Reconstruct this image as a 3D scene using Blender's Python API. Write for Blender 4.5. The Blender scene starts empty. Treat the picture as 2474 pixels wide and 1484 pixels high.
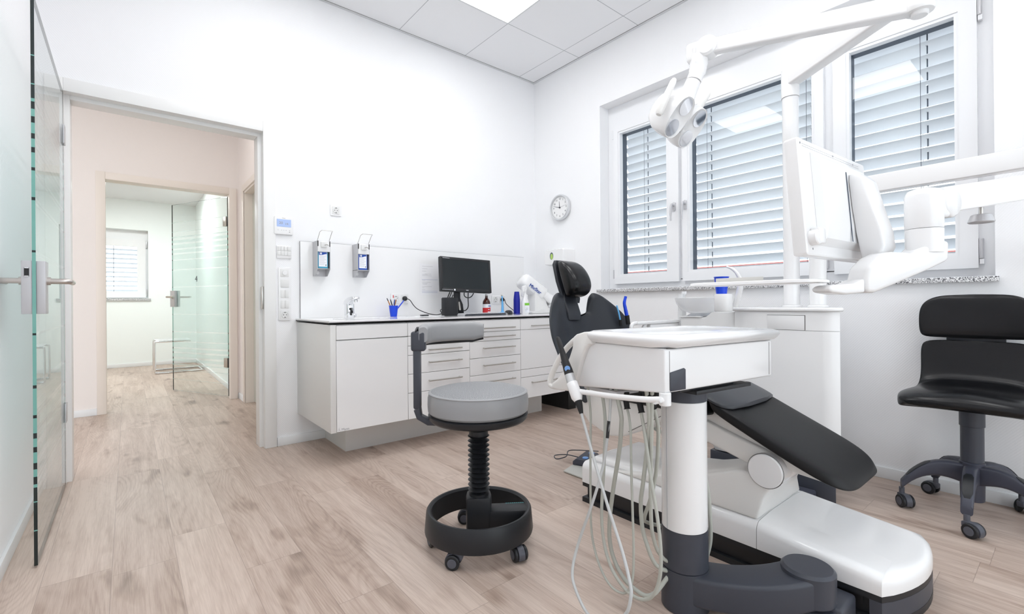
import bpy, bmesh, math, random
from mathutils import Vector, Matrix
random.seed(4)
PI = math.pi
scene = bpy.context.scene
C = scene.collection

# ------------------------------------------------------------------ camera
cam_d = bpy.data.cameras.new('camera')
cam = bpy.data.objects.new('camera', cam_d); C.objects.link(cam)
cam_d.sensor_fit = 'HORIZONTAL'; cam_d.sensor_width = 36.0
cam_d.lens = 1127.71 / 2474 * 36.0
cam_d.shift_y = -(742 - 731.08) / 2474
cam_d.clip_start = 0.02
yaw, pitch, roll = math.radians(50.5576), math.radians(0.0307), math.radians(-0.4403)
fwd = Vector((math.cos(yaw)*math.cos(pitch), math.sin(yaw)*math.cos(pitch), math.sin(pitch)))
r0 = Vector((math.sin(yaw), -math.cos(yaw), 0)); u0 = r0.cross(fwd)
rr_ = math.cos(roll)*r0 + math.sin(roll)*u0
uu_ = -math.sin(roll)*r0 + math.cos(roll)*u0
M = Matrix((rr_, uu_, -fwd)).transposed().to_4x4()
M.translation = Vector((0, 0, 0.96))
cam.matrix_world = M
scene.camera = cam

# ------------------------------------------------------------------ view, world, sun
scene.view_settings.view_transform = 'Standard'
scene.view_settings.look = 'None'
scene.view_settings.gamma = 1
scene.view_settings.use_curve_mapping = False
scene.view_settings.exposure = -0.72
scene.cycles.diffuse_bounces = 8; scene.cycles.max_bounces = 16; scene.cycles.transparent_max_bounces = 16
w = bpy.data.worlds.new('world'); scene.world = w; w.use_nodes = True
bg = w.node_tree.nodes['Background']
bg.inputs[0].default_value = (0.90, 0.95, 1.0, 1); bg.inputs[1].default_value = 4.5
PANEL = 14.0          # strength of the ceiling light diffusers
PANEL_FAR = 52.0  # strength of the unseen panels added to the far room

# ------------------------------------------------------------------ materials
def mat(name, col, rough=0.5, metal=0.0, coat=0.0, spec=0.5, emit=None, estr=0, trans=0, ior=1.45, alpha=1, bump=None, sheen=0):
    m = bpy.data.materials.new(name); m.use_nodes = True
    n = m.node_tree.nodes; b = n['Principled BSDF']
    b.inputs['Base Color'].default_value = (*col, 1)
    b.inputs['Roughness'].default_value = rough
    b.inputs['Metallic'].default_value = metal
    b.inputs['Coat Weight'].default_value = coat
    b.inputs['Coat Roughness'].default_value = 0.08
    b.inputs['Specular IOR Level'].default_value = spec
    b.inputs['Transmission Weight'].default_value = trans
    b.inputs['IOR'].default_value = ior
    b.inputs['Alpha'].default_value = alpha
    if emit: b.inputs['Emission Color'].default_value = (*emit, 1); b.inputs['Emission Strength'].default_value = estr
    if bump:
        sc, st, dist = bump
        l = m.node_tree.links
        g = n.new('ShaderNodeNewGeometry'); t = n.new('ShaderNodeTexNoise'); t.inputs['Scale'].default_value = sc
        t.inputs['Detail'].default_value = 3
        bp = n.new('ShaderNodeBump'); bp.inputs['Strength'].default_value = st; bp.inputs['Distance'].default_value = dist
        l.new(g.outputs['Position'], t.inputs['Vector']); l.new(t.outputs['Fac'], bp.inputs['Height']); l.new(bp.outputs[0], b.inputs['Normal'])
    return m
def srgb(r, g, b):
    f = lambda c: (c/255/12.92) if c/255 <= .04045 else ((c/255+.055)/1.055)**2.4
    return (f(r), f(g), f(b))

def wall_mat(name, col, st=0.24, scale=170):
    """painted glass-fibre wallpaper: a fine diagonal weave as relief"""
    m = mat(name, col, 0.7, spec=0.3); nt = m.node_tree; n = nt.nodes; l = nt.links
    g = n.new('ShaderNodeNewGeometry'); sep = n.new('ShaderNodeSeparateXYZ'); l.new(g.outputs['Position'], sep.inputs[0])
    add = n.new('ShaderNodeMath'); add.operation = 'ADD'; l.new(sep.outputs[0], add.inputs[0]); l.new(sep.outputs[1], add.inputs[1])
    def wav(a, bz, k):
        m1 = n.new('ShaderNodeMath'); m1.operation = 'MULTIPLY'; l.new(add.outputs[0], m1.inputs[0]); m1.inputs[1].default_value = a
        m2 = n.new('ShaderNodeMath'); m2.operation = 'MULTIPLY_ADD'; l.new(sep.outputs[2], m2.inputs[0]); m2.inputs[1].default_value = bz; l.new(m1.outputs[0], m2.inputs[2])
        s = n.new('ShaderNodeMath'); s.operation = 'SINE'; l.new(m2.outputs[0], s.inputs[0]); return s
    s1 = wav(scale*3, scale*2.6, 0); s2 = wav(-scale*3.2, scale*5.1, 0)
    mx = n.new('ShaderNodeMath'); mx.operation = 'MULTIPLY_ADD'; l.new(s2.outputs[0], mx.inputs[0]); mx.inputs[1].default_value = .35; l.new(s1.outputs[0], mx.inputs[2])
    nz = n.new('ShaderNodeTexNoise'); nz.inputs['Scale'].default_value = 90; l.new(g.outputs['Position'], nz.inputs['Vector'])
    m3 = n.new('ShaderNodeMath'); m3.operation = 'MULTIPLY_ADD'; l.new(nz.outputs['Fac'], m3.inputs[0]); m3.inputs[1].default_value = 1.2; l.new(mx.outputs[0], m3.inputs[2])
    bp = n.new('ShaderNodeBump'); bp.inputs['Strength'].default_value = st; bp.inputs['Distance'].default_value = 0.0006
    l.new(m3.outputs[0], bp.inputs['Height']); l.new(bp.outputs[0], n['Principled BSDF'].inputs['Normal'])
    return m

def floor_mat():
    m = mat('oak_vinyl_plank', (.5, .4, .33), 0.42, spec=0.45); nt = m.node_tree; n = nt.nodes; l = nt.links
    B = n['Principled BSDF']
    def math_(op, a, b=None, c=None):
        q = n.new('ShaderNodeMath'); q.operation = op
        for i, v in enumerate((a, b, c)):
            if v is None: continue
            if isinstance(v, (int, float)): q.inputs[i].default_value = v
            else: l.new(v, q.inputs[i])
        return q.outputs[0]
    g = n.new('ShaderNodeNewGeometry'); s = n.new('ShaderNodeSeparateXYZ'); l.new(g.outputs['Position'], s.inputs[0])
    x, y = s.outputs[0], s.outputs[1]
    W, Lh = 0.188, 1.25
    xr = math_('DIVIDE', math_('ADD', x, 0.05), W); row = math_('FLOOR', xr); fx = math_('FRACT', xr)
    wn = n.new('ShaderNodeTexWhiteNoise'); wn.noise_dimensions = '1D'; l.new(row, wn.inputs['W'])
    yr = math_('ADD', math_('DIVIDE', y, Lh), math_('MULTIPLY', wn.outputs['Value'], 7.3)); pid = math_('FLOOR', yr); fy = math_('FRACT', yr)
    cv = n.new('ShaderNodeCombineXYZ'); l.new(row, cv.inputs[0]); l.new(pid, cv.inputs[1])
    wn2 = n.new('ShaderNodeTexWhiteNoise'); wn2.noise_dimensions = '3D'; l.new(cv.outputs[0], wn2.inputs['Vector'])
    sh = math_('MULTIPLY', wn2.outputs['Value'], 37.0)
    def coord(kx, ky):
        c = n.new('ShaderNodeCombineXYZ'); l.new(math_('MULTIPLY', x, kx), c.inputs[0]); l.new(math_('MULTIPLY', y, ky), c.inputs[1]); l.new(sh, c.inputs[2]); return c.outputs[0]
    def noise(kx, ky, det=3, rough=.5, dist=0):
        t = n.new('ShaderNodeTexNoise'); t.inputs['Scale'].default_value = 1; t.inputs['Detail'].default_value = det; t.inputs['Roughness'].default_value = rough
        t.inputs['Distortion'].default_value = dist
        l.new(coord(kx, ky), t.inputs['Vector']); return t.outputs['Fac']
    rings = noise(5.0, .75, 1.0, .3, .1)
    contour = math_('SINE', math_('MULTIPLY', rings, 190.0))
    contour = math_('MULTIPLY', math_('POWER', math_('MULTIPLY_ADD', contour, .5, .5), 2.2), math_('MAXIMUM', math_('MULTIPLY_ADD', noise(4, 1.0, 1), 3.0, -1.0), .15))
    fine = noise(260, 9, 3, .6)
    streak = noise(28, 1.6, 4, .6)
    blot = noise(9, 2.6, 2, .5, .3)
    blot = math_('SMOOTH_MIN', 1.0, math_('MULTIPLY', math_('MAXIMUM', math_('SUBTRACT', blot, .60), 0), 5.0), .05)
    big = noise(2.2, .8, 2, .5)
    v = math_('ADD', math_('MULTIPLY', contour, .13), math_('MULTIPLY', math_('SUBTRACT', fine, .5), .55))
    v = math_('ADD', v, math_('MULTIPLY', math_('SUBTRACT', streak, .5), .75))
    v = math_('ADD', v, math_('MULTIPLY', blot, .52))
    v = math_('ADD', v, math_('MULTIPLY', math_('SUBTRACT', big, .5), .45))
    v = math_('ADD', v, math_('MULTIPLY', math_('SUBTRACT', wn2.outputs['Value'], .5), .20))
    v = math_('ADD', v, .20)
    cr = n.new('ShaderNodeValToRGB'); e = cr.color_ramp.elements
    e[0].position = 0; e[0].color = (*srgb(203, 186, 174), 1)
    e[1].position = 1; e[1].color = (*srgb(100, 84, 76), 1)
    k = e.new(.45); k.color = (*srgb(168, 148, 135), 1)
    l.new(v, cr.inputs[0])
    ex = math_('MINIMUM', fx, math_('SUBTRACT', 1.0, fx)); ey = math_('MINIMUM', fy, math_('SUBTRACT', 1.0, fy))
    seam = math_('MAXIMUM', math_('LESS_THAN', math_('MULTIPLY', ex, W), .0009), math_('LESS_THAN', math_('MULTIPLY', ey, Lh), .0010))
    mix = n.new('ShaderNodeMix'); mix.data_type = 'RGBA'; l.new(math_('MULTIPLY', seam, .45), mix.inputs[0]); l.new(cr.outputs[0], mix.inputs[6]); mix.inputs[7].default_value = (.16, .12, .10, 1)
    l.new(mix.outputs[2], B.inputs['Base Color'])
    bp = n.new('ShaderNodeBump'); bp.inputs['Strength'].default_value = .12; bp.inputs['Distance'].default_value = .0006
    l.new(math_('SUBTRACT', 1.0, math_('ADD', fine, seam)), bp.inputs['Height']); l.new(bp.outputs[0], B.inputs['Normal'])
    return m

def speckle_mat():
    m = mat('granite', (.5, .5, .5), .35); nt = m.node_tree; n = nt.nodes; l = nt.links
    g = n.new('ShaderNodeNewGeometry'); v = n.new('ShaderNodeTexVoronoi'); v.inputs['Scale'].default_value = 300; l.new(g.outputs['Position'], v.inputs['Vector'])
    s = n.new('ShaderNodeSeparateColor'); l.new(v.outputs['Color'], s.inputs[0])
    cr = n.new('ShaderNodeValToRGB'); e = cr.color_ramp.elements
    e[0].color = (.07, .07, .08, 1); e[1].color = (.85, .85, .86, 1); e[0].position = .15; e[1].position = .75; k = e.new(.4); k.color = (.42, .42, .43, 1)
    l.new(s.outputs[0], cr.inputs[0]); l.new(cr.outputs[0], n['Principled BSDF'].inputs['Base Color']); return m

def front_only(nt, fr):
    g = nt.nodes.new('ShaderNodeNewGeometry'); a = nt.nodes.new('ShaderNodeMath'); a.operation = 'SUBTRACT'; a.inputs[0].default_value = 1; nt.links.new(g.outputs['Backfacing'], a.inputs[1])
    b = nt.nodes.new('ShaderNodeMath'); b.operation = 'MULTIPLY'; nt.links.new(fr.outputs[0], b.inputs[0]); nt.links.new(a.outputs[0], b.inputs[1]); return b.outputs[0]
def band_stops():
    # distance from the middle of the glass (1.01 m) where satin starts and stops
    sat = [(.000, .146), (.156, .338), (.350, .446), (.460, .515), (.535, .565), (.585, .622), (.645, .672), (.700, .712), (.762, .769), (.870, .875)]
    return sat
def door_glass(edge=False):
    m = bpy.data.materials.new('door_glass_edge' if edge else 'door_glass'); m.use_nodes = True
    nt = m.node_tree; n = nt.nodes; l = nt.links; B = n['Principled BSDF']; out = n['Material Output']
    g = n.new('ShaderNodeNewGeometry'); s = n.new('ShaderNodeSeparateXYZ'); l.new(g.outputs['Position'], s.inputs[0])
    a = n.new('ShaderNodeMath'); a.operation = 'SUBTRACT'; l.new(s.outputs[2], a.inputs[0]); a.inputs[1].default_value = 1.01
    b = n.new('ShaderNodeMath'); b.operation = 'ABSOLUTE'; l.new(a.outputs[0], b.inputs[0])
    cr = n.new('ShaderNodeValToRGB'); cr.color_ramp.interpolation = 'CONSTANT'; e = cr.color_ramp.elements
    sat = band_stops(); e[0].position = 0; e[0].color = (1, 1, 1, 1); e[1].position = sat[0][1]; e[1].color = (0, 0, 0, 1)
    for lo, hi in sat[1:]:
        k = e.new(lo); k.color = (1, 1, 1, 1); k = e.new(hi); k.color = (0, 0, 0, 1)
    l.new(b.outputs[0], cr.inputs[0])
    if edge:
        mx = n.new('ShaderNodeMix'); mx.data_type = 'RGBA'; l.new(cr.outputs[0], mx.inputs[0])
        mx.inputs[6].default_value = (.012, .022, .022, 1); mx.inputs[7].default_value = (*srgb(120, 178, 168), 1)
        l.new(mx.outputs[2], B.inputs['Base Color']); B.inputs['Roughness'].default_value = .15
        return m
    tr = n.new('ShaderNodeBsdfTransparent'); tr.inputs[0].default_value = (.975, .992, .988, 1)
    sa_t = n.new('ShaderNodeBsdfTransparent'); sa_t.inputs[0].default_value = (.925, .972, .965, 1)
    tl = n.new('ShaderNodeBsdfTranslucent'); tl.inputs[0].default_value = (.80, .93, .91, 1)
    df = n.new('ShaderNodeBsdfDiffuse'); df.inputs[0].default_value = (.80, .93, .91, 1)
    ad = n.new('ShaderNodeMixShader'); ad.inputs[0].default_value = .5; l.new(tl.outputs[0], ad.inputs[1]); l.new(df.outputs[0], ad.inputs[2])
    sm = n.new('ShaderNodeMixShader'); sm.inputs[0].default_value = .24; l.new(sa_t.outputs[0], sm.inputs[1]); l.new(ad.outputs[0], sm.inputs[2])
    ms = n.new('ShaderNodeMixShader'); l.new(cr.outputs[0], ms.inputs[0]); l.new(tr.outputs[0], ms.inputs[1]); l.new(sm.outputs[0], ms.inputs[2])
    gl = n.new('ShaderNodeBsdfGlossy'); gl.inputs['Roughness'].default_value = .01
    fr = n.new('ShaderNodeFresnel'); fr.inputs[0].default_value = 1.45
    fm = n.new('ShaderNodeMixShader'); l.new(front_only(nt, fr), fm.inputs[0]); l.new(ms.outputs[0], fm.inputs[1]); l.new(gl.outputs[0], fm.inputs[2])
    l.new(fm.outputs[0], out.inputs[0]); return m
def clear_glass(name, tint=(.97, .985, .98), ior=1.5, rough=.0):
    m = bpy.data.materials.new(name); m.use_nodes = True
    nt = m.node_tree; n = nt.nodes; l = nt.links; out = n['Material Output']; n.remove(n['Principled BSDF'])
    tr = n.new('ShaderNodeBsdfTransparent'); tr.inputs[0].default_value = (*tint, 1)
    gl = n.new('ShaderNodeBsdfGlossy'); gl.inputs['Roughness'].default_value = rough
    fr = n.new('ShaderNodeFresnel'); fr.inputs[0].default_value = ior
    fm = n.new('ShaderNodeMixShader'); l.new(front_only(nt, fr), fm.inputs[0]); l.new(tr.outputs[0], fm.inputs[1]); l.new(gl.outputs[0], fm.inputs[2])
    l.new(fm.outputs[0], out.inputs[0]); return m
def mesh_vinyl():
    m = mat('perforated_grey_vinyl', srgb(158, 159, 161), .5); nt = m.node_tree; n = nt.nodes; l = nt.links
    tc = n.new('ShaderNodeTexCoord'); v = n.new('ShaderNodeTexVoronoi'); v.voronoi_dimensions = '2D'; v.inputs['Scale'].default_value = 190; v.inputs['Randomness'].default_value = .25
    l.new(tc.outputs['Object'], v.inputs['Vector'])
    cr = n.new('ShaderNodeValToRGB'); e = cr.color_ramp.elements; e[0].position = .25; e[0].color = (*srgb(105, 108, 112), 1); e[1].position = .42; e[1].color = (*srgb(160, 161, 163), 1)
    l.new(v.outputs['Distance'], cr.inputs[0]); l.new(cr.outputs[0], n['Principled BSDF'].inputs['Base Color'])
    bp = n.new('ShaderNodeBump'); bp.inputs['Strength'].default_value = .5; bp.inputs['Distance'].default_value = .001; l.new(cr.outputs[0], bp.inputs['Height']); l.new(bp.outputs[0], n['Principled BSDF'].inputs['Normal'])
    return m
def ridge_mat(name, col, rough, k):
    return mat(name, col, rough)

MT = dict(
    wall=wall_mat('wall_paint', (.88, .885, .90)), wall_pink=wall_mat('wall_blush_paint', srgb(231, 224, 220), .25),
    wall_mint=wall_mat('wall_mint_far', (.86, .905, .898), .15), ceil=mat('ceiling_tile', (.84, .845, .86), .8, bump=(700, .25, .0008)),
    ceil_plain=mat('ceiling_plain', (.76, .77, .77), .8), grid=mat('ceiling_grid', (.66, .67, .68), .5),
    seam=mat('seam_shadow', (.42, .43, .45), .8), floor=floor_mat(), skirting=mat('skirting_white', (.78, .79, .80), .4),
    frame=mat('door_frame_lacquer', (.83, .83, .825), .35), frame_far=mat('door_frame_blush', srgb(226, 217, 208), .4),
    gloss=mat('gloss_white_front', (.86, .86, .865), .12, coat=.4), carc=mat('cabinet_side', (.74, .735, .72), .3),
    plinth=mat('plinth_grey', (.72, .72, .71), .2), core=mat('black_core', (.02, .02, .02), .4),
    shadow=mat('gap_dark', (.10, .095, .09), .8), steel=mat('brushed_steel', (.55, .53, .50), .28, 1), chrome=mat('chrome', (.82, .83, .85), .06, 1),
    alu=mat('aluminium', (.72, .73, .74), .35, 1), silver=mat('silver_paint', (.56, .56, .58), .4, .3), satin=mat('satin_nickel', (.60, .56, .53), .33, 1),
    pvc=mat('window_pvc', (.83, .84, .86), .25, coat=.2), gasket=mat('gasket_dark', srgb(72, 84, 100), .5), granite=speckle_mat(),
    slat=mat('slat_aluminium', (.87, .89, .92), .40), cord=mat('blind_cord', srgb(95, 98, 112), .7),
    wglass=clear_glass('window_glass', (.97, .985, .985), 1.55), dglass=door_glass(), dedge=door_glass(True), panel=mat('light_diffuser', (1, 1, 1), .5, emit=(1, 1, 1), estr=PANEL),
    panel2=mat('far_fill_diffuser', (1, 1, 1), .5, emit=(.95, 1, .99), estr=PANEL_FAR), panel3=mat('corridor_light_diffuser', (1, 1, 1), .5, emit=(1, .98, .96), estr=6),
    plastic=mat('white_plastic', (.84, .84, .845), .22, coat=.35), plastic2=mat('white_plastic_matt', (.76, .76, .755), .4), cream=mat('warm_white_plastic', (.80, .79, .77), .3, coat=.2),
    grey=mat('anthracite_plastic', srgb(62, 65, 74), .40), dgrey=mat('dark_plastic', srgb(31, 33, 37), .42), black=mat('black_plastic', (.016, .016, .018), .4),
    rubber=mat('black_rubber', (.012, .012, .013), .7), leather=mat('black_leatherette', srgb(40, 43, 49), .42, spec=.4, bump=(900, .12, .0004)),
    leather_d=mat('matt_black_leatherette', srgb(21, 21, 23), .48, spec=.35, bump=(900, .12, .0004)), leather_s=mat('smooth_black_cover', srgb(15, 16, 19), .26, spec=.4), seatflap=mat('dark_grey_cover', srgb(58, 60, 65), .4),
    vinyl=mat('grey_vinyl', srgb(150, 151, 153), .33), vmesh=mesh_vinyl(), hose=mat('hose_grey', srgb(178, 180, 172), .45), hose_w=mat('cable_light_grey', srgb(188, 190, 190), .45),
    slatecaster=mat('caster_grey', srgb(84, 86, 95), .45), slate=mat('slate_plastic', srgb(66, 68, 80), .4),
    blue=mat('blue_cup', srgb(20, 70, 215), .3), dblue=mat('dark_blue_cup', srgb(18, 30, 150), .35), lblue=mat('light_blue_plastic', srgb(110, 185, 240), .35),
    screen=mat('dark_screen', (.012, .016, .018), .18), led=mat('led_screen', srgb(160, 180, 220), .3, emit=srgb(160, 180, 220), estr=.35),
    ink=mat('dark_ink', (.03, .035, .05), .6), greytxt=mat('grey_ink', (.35, .35, .37), .6), bluetxt=mat('blue_ink', srgb(35, 75, 160), .6), paper=mat('paper', (.82, .82, .84), .6),
    cyanliq=mat('blue_green_bottle', srgb(88, 172, 205), .2), blueliq=mat('blue_bottle', srgb(55, 95, 190), .2), label=mat('label_white', (.85, .87, .92), .5), labelb=mat('label_blue', srgb(25, 75, 170), .5),
    brown=mat('brown_glass', srgb(70, 25, 15), .12, coat=.5), red=mat('label_red', srgb(205, 45, 50), .5), greenl=mat('label_green', srgb(130, 205, 70), .5), towel=mat('green_paper', srgb(175, 205, 110), .8),
    clockf=mat('clock_face', (.86, .86, .86), .4), reflector=mat('lamp_reflector', (.80, .82, .86), .05, 1), translucent=mat('translucent_bowl', (.86, .87, .88), .12, alpha=.55),
    tglass=clear_glass('clear_tray_glass', (.86, .88, .88), 1.5), button=mat('blue_button', srgb(120, 165, 225), .4), bumper=mat('plate_warm_grey', srgb(196, 196, 190), .35),
    roof=mat('roof_tile_red', srgb(150, 60, 50), .8), render_=mat('house_render', (.75, .74, .72), .9), grass=mat('paving', (.20, .21, .22), .9), seatmesh=mat('pale_seat', (.8, .82, .83), .4, alpha=.5),
    wood=mat('pencil_wood', srgb(180, 120, 70), .6), filmw=mat('white_film', (.9, .9, .93), .3, alpha=.35),
)

# ------------------------------------------------------------------ object helpers
MW = {}
def _mw(o): return MW.get(o.name, Matrix.Identity(4))
def thing(name, loc=(0, 0, 0), rz=0, label=None, cat=None, group=None, kind=None):
    o = bpy.data.objects.new(name, None); C.objects.link(o)
    o.empty_display_size = .05
    m = Matrix.Translation(loc) @ Matrix.Rotation(rz, 4, 'Z'); o.matrix_world = m; o.location = loc; o.rotation_euler = (0, 0, rz); MW[o.name] = m
    tag(o, label, cat, group, kind); return o
def tag(o, label=None, cat=None, group=None, kind=None):
    if label: o['label'] = label
    if cat: o['category'] = cat
    if group: o['group'] = group
    if kind: o['kind'] = kind
    return o
def obj(name, bm, m, parent=None, local=False, smooth=38, label=None, world_loc=None):
    """link the shape as ONE mesh object; world-space shapes are moved into the parent's space"""
    bmesh.ops.recalc_face_normals(bm, faces=bm.faces)
    pm = _mw(parent) if parent else Matrix.Identity(4)
    if parent and not local: bm.transform(pm.inverted())
    loc = None
    if not parent:
        co = [v.co for v in bm.verts]
        c = Vector(((min(v.x for v in co)+max(v.x for v in co))/2, (min(v.y for v in co)+max(v.y for v in co))/2, min(v.z for v in co)))
        bm.transform(Matrix.Translation(-c)); loc = c
    me = bpy.data.meshes.new(name); bm.to_mesh(me); bm.free()
    ms = m if isinstance(m, (list, tuple)) else [m]
    for q in ms: me.materials.append(MT[q] if isinstance(q, str) else q)
    for p in me.polygons: p.use_smooth = True
    me.set_sharp_from_angle(angle=math.radians(smooth))
    o = bpy.data.objects.new(name, me); C.objects.link(o)
    if parent: o.parent = parent; MW[o.name] = pm
    if loc is not None: o.location = loc; MW[o.name] = Matrix.Translation(loc)
    if label: o['label'] = label
    return o
def structure(name, bm, m, parent=None, **k):
    o = obj(name, bm, m, parent, **k)
    if not parent: o['kind'] = 'structure'
    return o
def NB(): return bmesh.new()
def _merge(bm, t, mi=0):
    for f in t.faces: f.material_index = mi
    me = bpy.data.meshes.new('tmp'); t.to_mesh(me); t.free(); n0 = len(bm.faces); bm.from_mesh(me); bpy.data.meshes.remove(me)
def _bev(t, bev, seg, ang=30):
    if bev > 0:
        es = [e for e in t.edges if len(e.link_faces) == 2 and e.calc_face_angle(0) > math.radians(ang)]
        bmesh.ops.bevel(t, geom=es, offset=bev, segments=seg, profile=.5, affect='EDGES', clamp_overlap=True)
def bx(bm, x0, x1, y0, y1, z0, z1, bev=0, seg=2, mi=0, mtx=None):
    t = bmesh.new(); bmesh.ops.create_cube(t, size=1)
    bmesh.ops.scale(t, vec=(abs(x1-x0), abs(y1-y0), abs(z1-z0)), verts=t.verts); bmesh.ops.translate(t, vec=((x0+x1)/2, (y0+y1)/2, (z0+z1)/2), verts=t.verts)
    _bev(t, bev, seg)
    if mtx: t.transform(mtx)
    _merge(bm, t, mi); return bm
def prism(bm, pts, ax, lo, hi, bev=0, seg=2, mi=0, mtx=None, ang=30):
    t = bmesh.new()
    def P(p, h):
        return {'x': (h, p[0], p[1]), 'y': (p[0], h, p[1]), 'z': (p[0], p[1], h)}[ax]
    a = [t.verts.new(P(p, lo)) for p in pts]; b = [t.verts.new(P(p, hi)) for p in pts]; n = len(pts)
    t.faces.new(a[::-1]); t.faces.new(b)
    for i in range(n): t.faces.new((a[i], a[(i+1) % n], b[(i+1) % n], b[i]))
    bmesh.ops.recalc_face_normals(t, faces=t.faces)
    _bev(t, bev, seg, ang)
    if mtx: t.transform(mtx)
    _merge(bm, t, mi); return bm
def spline(pts, n=6):
    pts = [Vector(p) for p in pts]
    if len(pts) < 3: return pts
    P = [2*pts[0]-pts[1]] + pts + [2*pts[-1]-pts[-2]]; out = []
    for i in range(1, len(P)-2):
        for k in range(n):
            t = k/n; a, b, c, d = P[i-1], P[i], P[i+1], P[i+2]
            out.append(.5*((2*b)+(c-a)*t+(2*a-5*b+4*c-d)*t*t+(3*b-a-3*c+d)*t**3))
    out.append(pts[-1]); return out
def loft(bm, rings, cap=True, closed=False, mi=0):
    t = bmesh.new(); V = [[t.verts.new(p) for p in r] for r in rings]; n = len(rings[0]); m = len(V)
    for i in range(m if closed else m-1):
        A, B = V[i], V[(i+1) % m]
        for k in range(n): t.faces.new((A[k], A[(k+1) % n], B[(k+1) % n], B[k]))
    if cap and not closed: t.faces.new(V[0][::-1]); t.faces.new(V[-1])
    _merge(bm, t, mi); return bm
def tube(bm, pts, r, seg=10, smooth=0, mi=0, cap=True, flat=1.0):
    if smooth: pts = spline(pts, smooth)
    pts = [Vector(p) for p in pts]; n = len(pts); rings = []; up = None
    for i, p in enumerate(pts):
        d = (pts[min(i+1, n-1)]-pts[max(i-1, 0)]).normalized()
        if up is None: up = Vector((0, 0, 1)) if abs(d.z) < .9 else Vector((1, 0, 0))
        s = d.cross(up).normalized(); up = s.cross(d).normalized()
        rad = r if not isinstance(r, (list, tuple)) else r[min(int(i*(len(r))/n), len(r)-1)] if len(r) != n else r[i]
        rings.append([p+s*math.cos(2*PI*k/seg)*rad+up*math.sin(2*PI*k/seg)*rad*flat for k in range(seg)])
    return loft(bm, rings, cap, mi=mi)
def cyl(bm, p0, p1, r0, r1=None, seg=24, mi=0, bev=0, cap=True):
    r1 = r0 if r1 is None else r1
    p0, p1 = Vector(p0), Vector(p1); d = (p1-p0).normalized(); u = Vector((0, 0, 1)) if abs(d.z) < .9 else Vector((1, 0, 0)); s = d.cross(u).normalized(); u = s.cross(d)
    ring = lambda p, r: [p+s*math.cos(2*PI*k/seg)*r+u*math.sin(2*PI*k/seg)*r for k in range(seg)]
    R = [ring(p0, r0), ring(p1, r1)]
    if bev: R = [ring(p0, r0-bev), ring(p0+d*bev, r0), ring(p1-d*bev, r1), ring(p1, r1-bev)]
    return loft(bm, R, cap, mi=mi)
def lathe(bm, prof, c=(0, 0, 0), seg=32, mtx=None, mi=0, closed=False):
    rings = [[(c[0]+r*math.cos(2*PI*k/seg), c[1]+r*math.sin(2*PI*k/seg), c[2]+z) for k in range(seg)] for r, z in prof]
    if mtx: rings = [[mtx @ Vector(p) for p in R] for R in rings]
    return loft(bm, rings, True, closed, mi=mi)
def rrect(w, h, r, n=5, c=(0, 0)):
    out = []
    for sx, sy, a0 in ((1, 1, 0), (-1, 1, 90), (-1, -1, 180), (1, -1, 270)):
        for k in range(n+1):
            a = math.radians(a0+90*k/n); out.append((c[0]+sx*(w/2-r)+r*math.cos(a), c[1]+sy*(h/2-r)+r*math.sin(a)))
    return out
def sup(w, h, n=32, e=.5, c=(0, 0)):
    o = []
    for k in range(n):
        a = 2*PI*k/n; ca, sa = math.cos(a), math.sin(a)
        o.append((c[0]+w/2*math.copysign(abs(ca)**e, ca), c[1]+h/2*math.copysign(abs(sa)**e, sa)))
    return o
def text(name, s, size, mtx, m, parent=None, ext=.0003, align='LEFT', label=None):
    cu = bpy.data.curves.new('t', 'FONT'); cu.body = s; cu.size = size; cu.extrude = ext; cu.align_x = align; cu.align_y = 'CENTER'
    to = bpy.data.objects.new('t', cu); me = bpy.data.meshes.new_from_object(to); bpy.data.objects.remove(to)
    t = bmesh.new(); t.from_mesh(me); bpy.data.meshes.remove(me); bmesh.ops.remove_doubles(t, verts=t.verts, dist=1e-6); t.transform(mtx)
    return obj(name, t, m, parent, label=label)
# orientation of writing on wall A (faces -Y) and on wall B (faces -X)
def onA(x, y, z): return Matrix.Translation((x, y, z)) @ Matrix(((1, 0, 0, 0), (0, 0, -1, 0), (0, 1, 0, 0), (0, 0, 0, 1)))
def onB(x, y, z): return Matrix.Translation((x, y, z)) @ Matrix(((0, 0, -1, 0), (-1, 0, 0, 0), (0, 1, 0, 0), (0, 0, 0, 1)))
def copy_thing(o, loc, rz=None, label=None, group=None):
    r = o.copy(); C.objects.link(r); r.location = loc
    if rz is not None: r.rotation_euler = (0, 0, rz)
    if label: r['label'] = label
    if group: r['group'] = group
    for ch in list(o.children):
        c = ch.copy(); C.objects.link(c); c.parent = r
        for g in list(ch.children):
            d = g.copy(); C.objects.link(d); d.parent = c
    return r

YA, XB, XL, ZC = 3.455, 3.146, -0.359, 3.146
YBACK = -1.6

# ================================================================== SETTING
b = NB(); bx(b, -3.2, XB+.3, YBACK-.15, 9.7, -.10, 0); structure('floor', b, 'floor')
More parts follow.
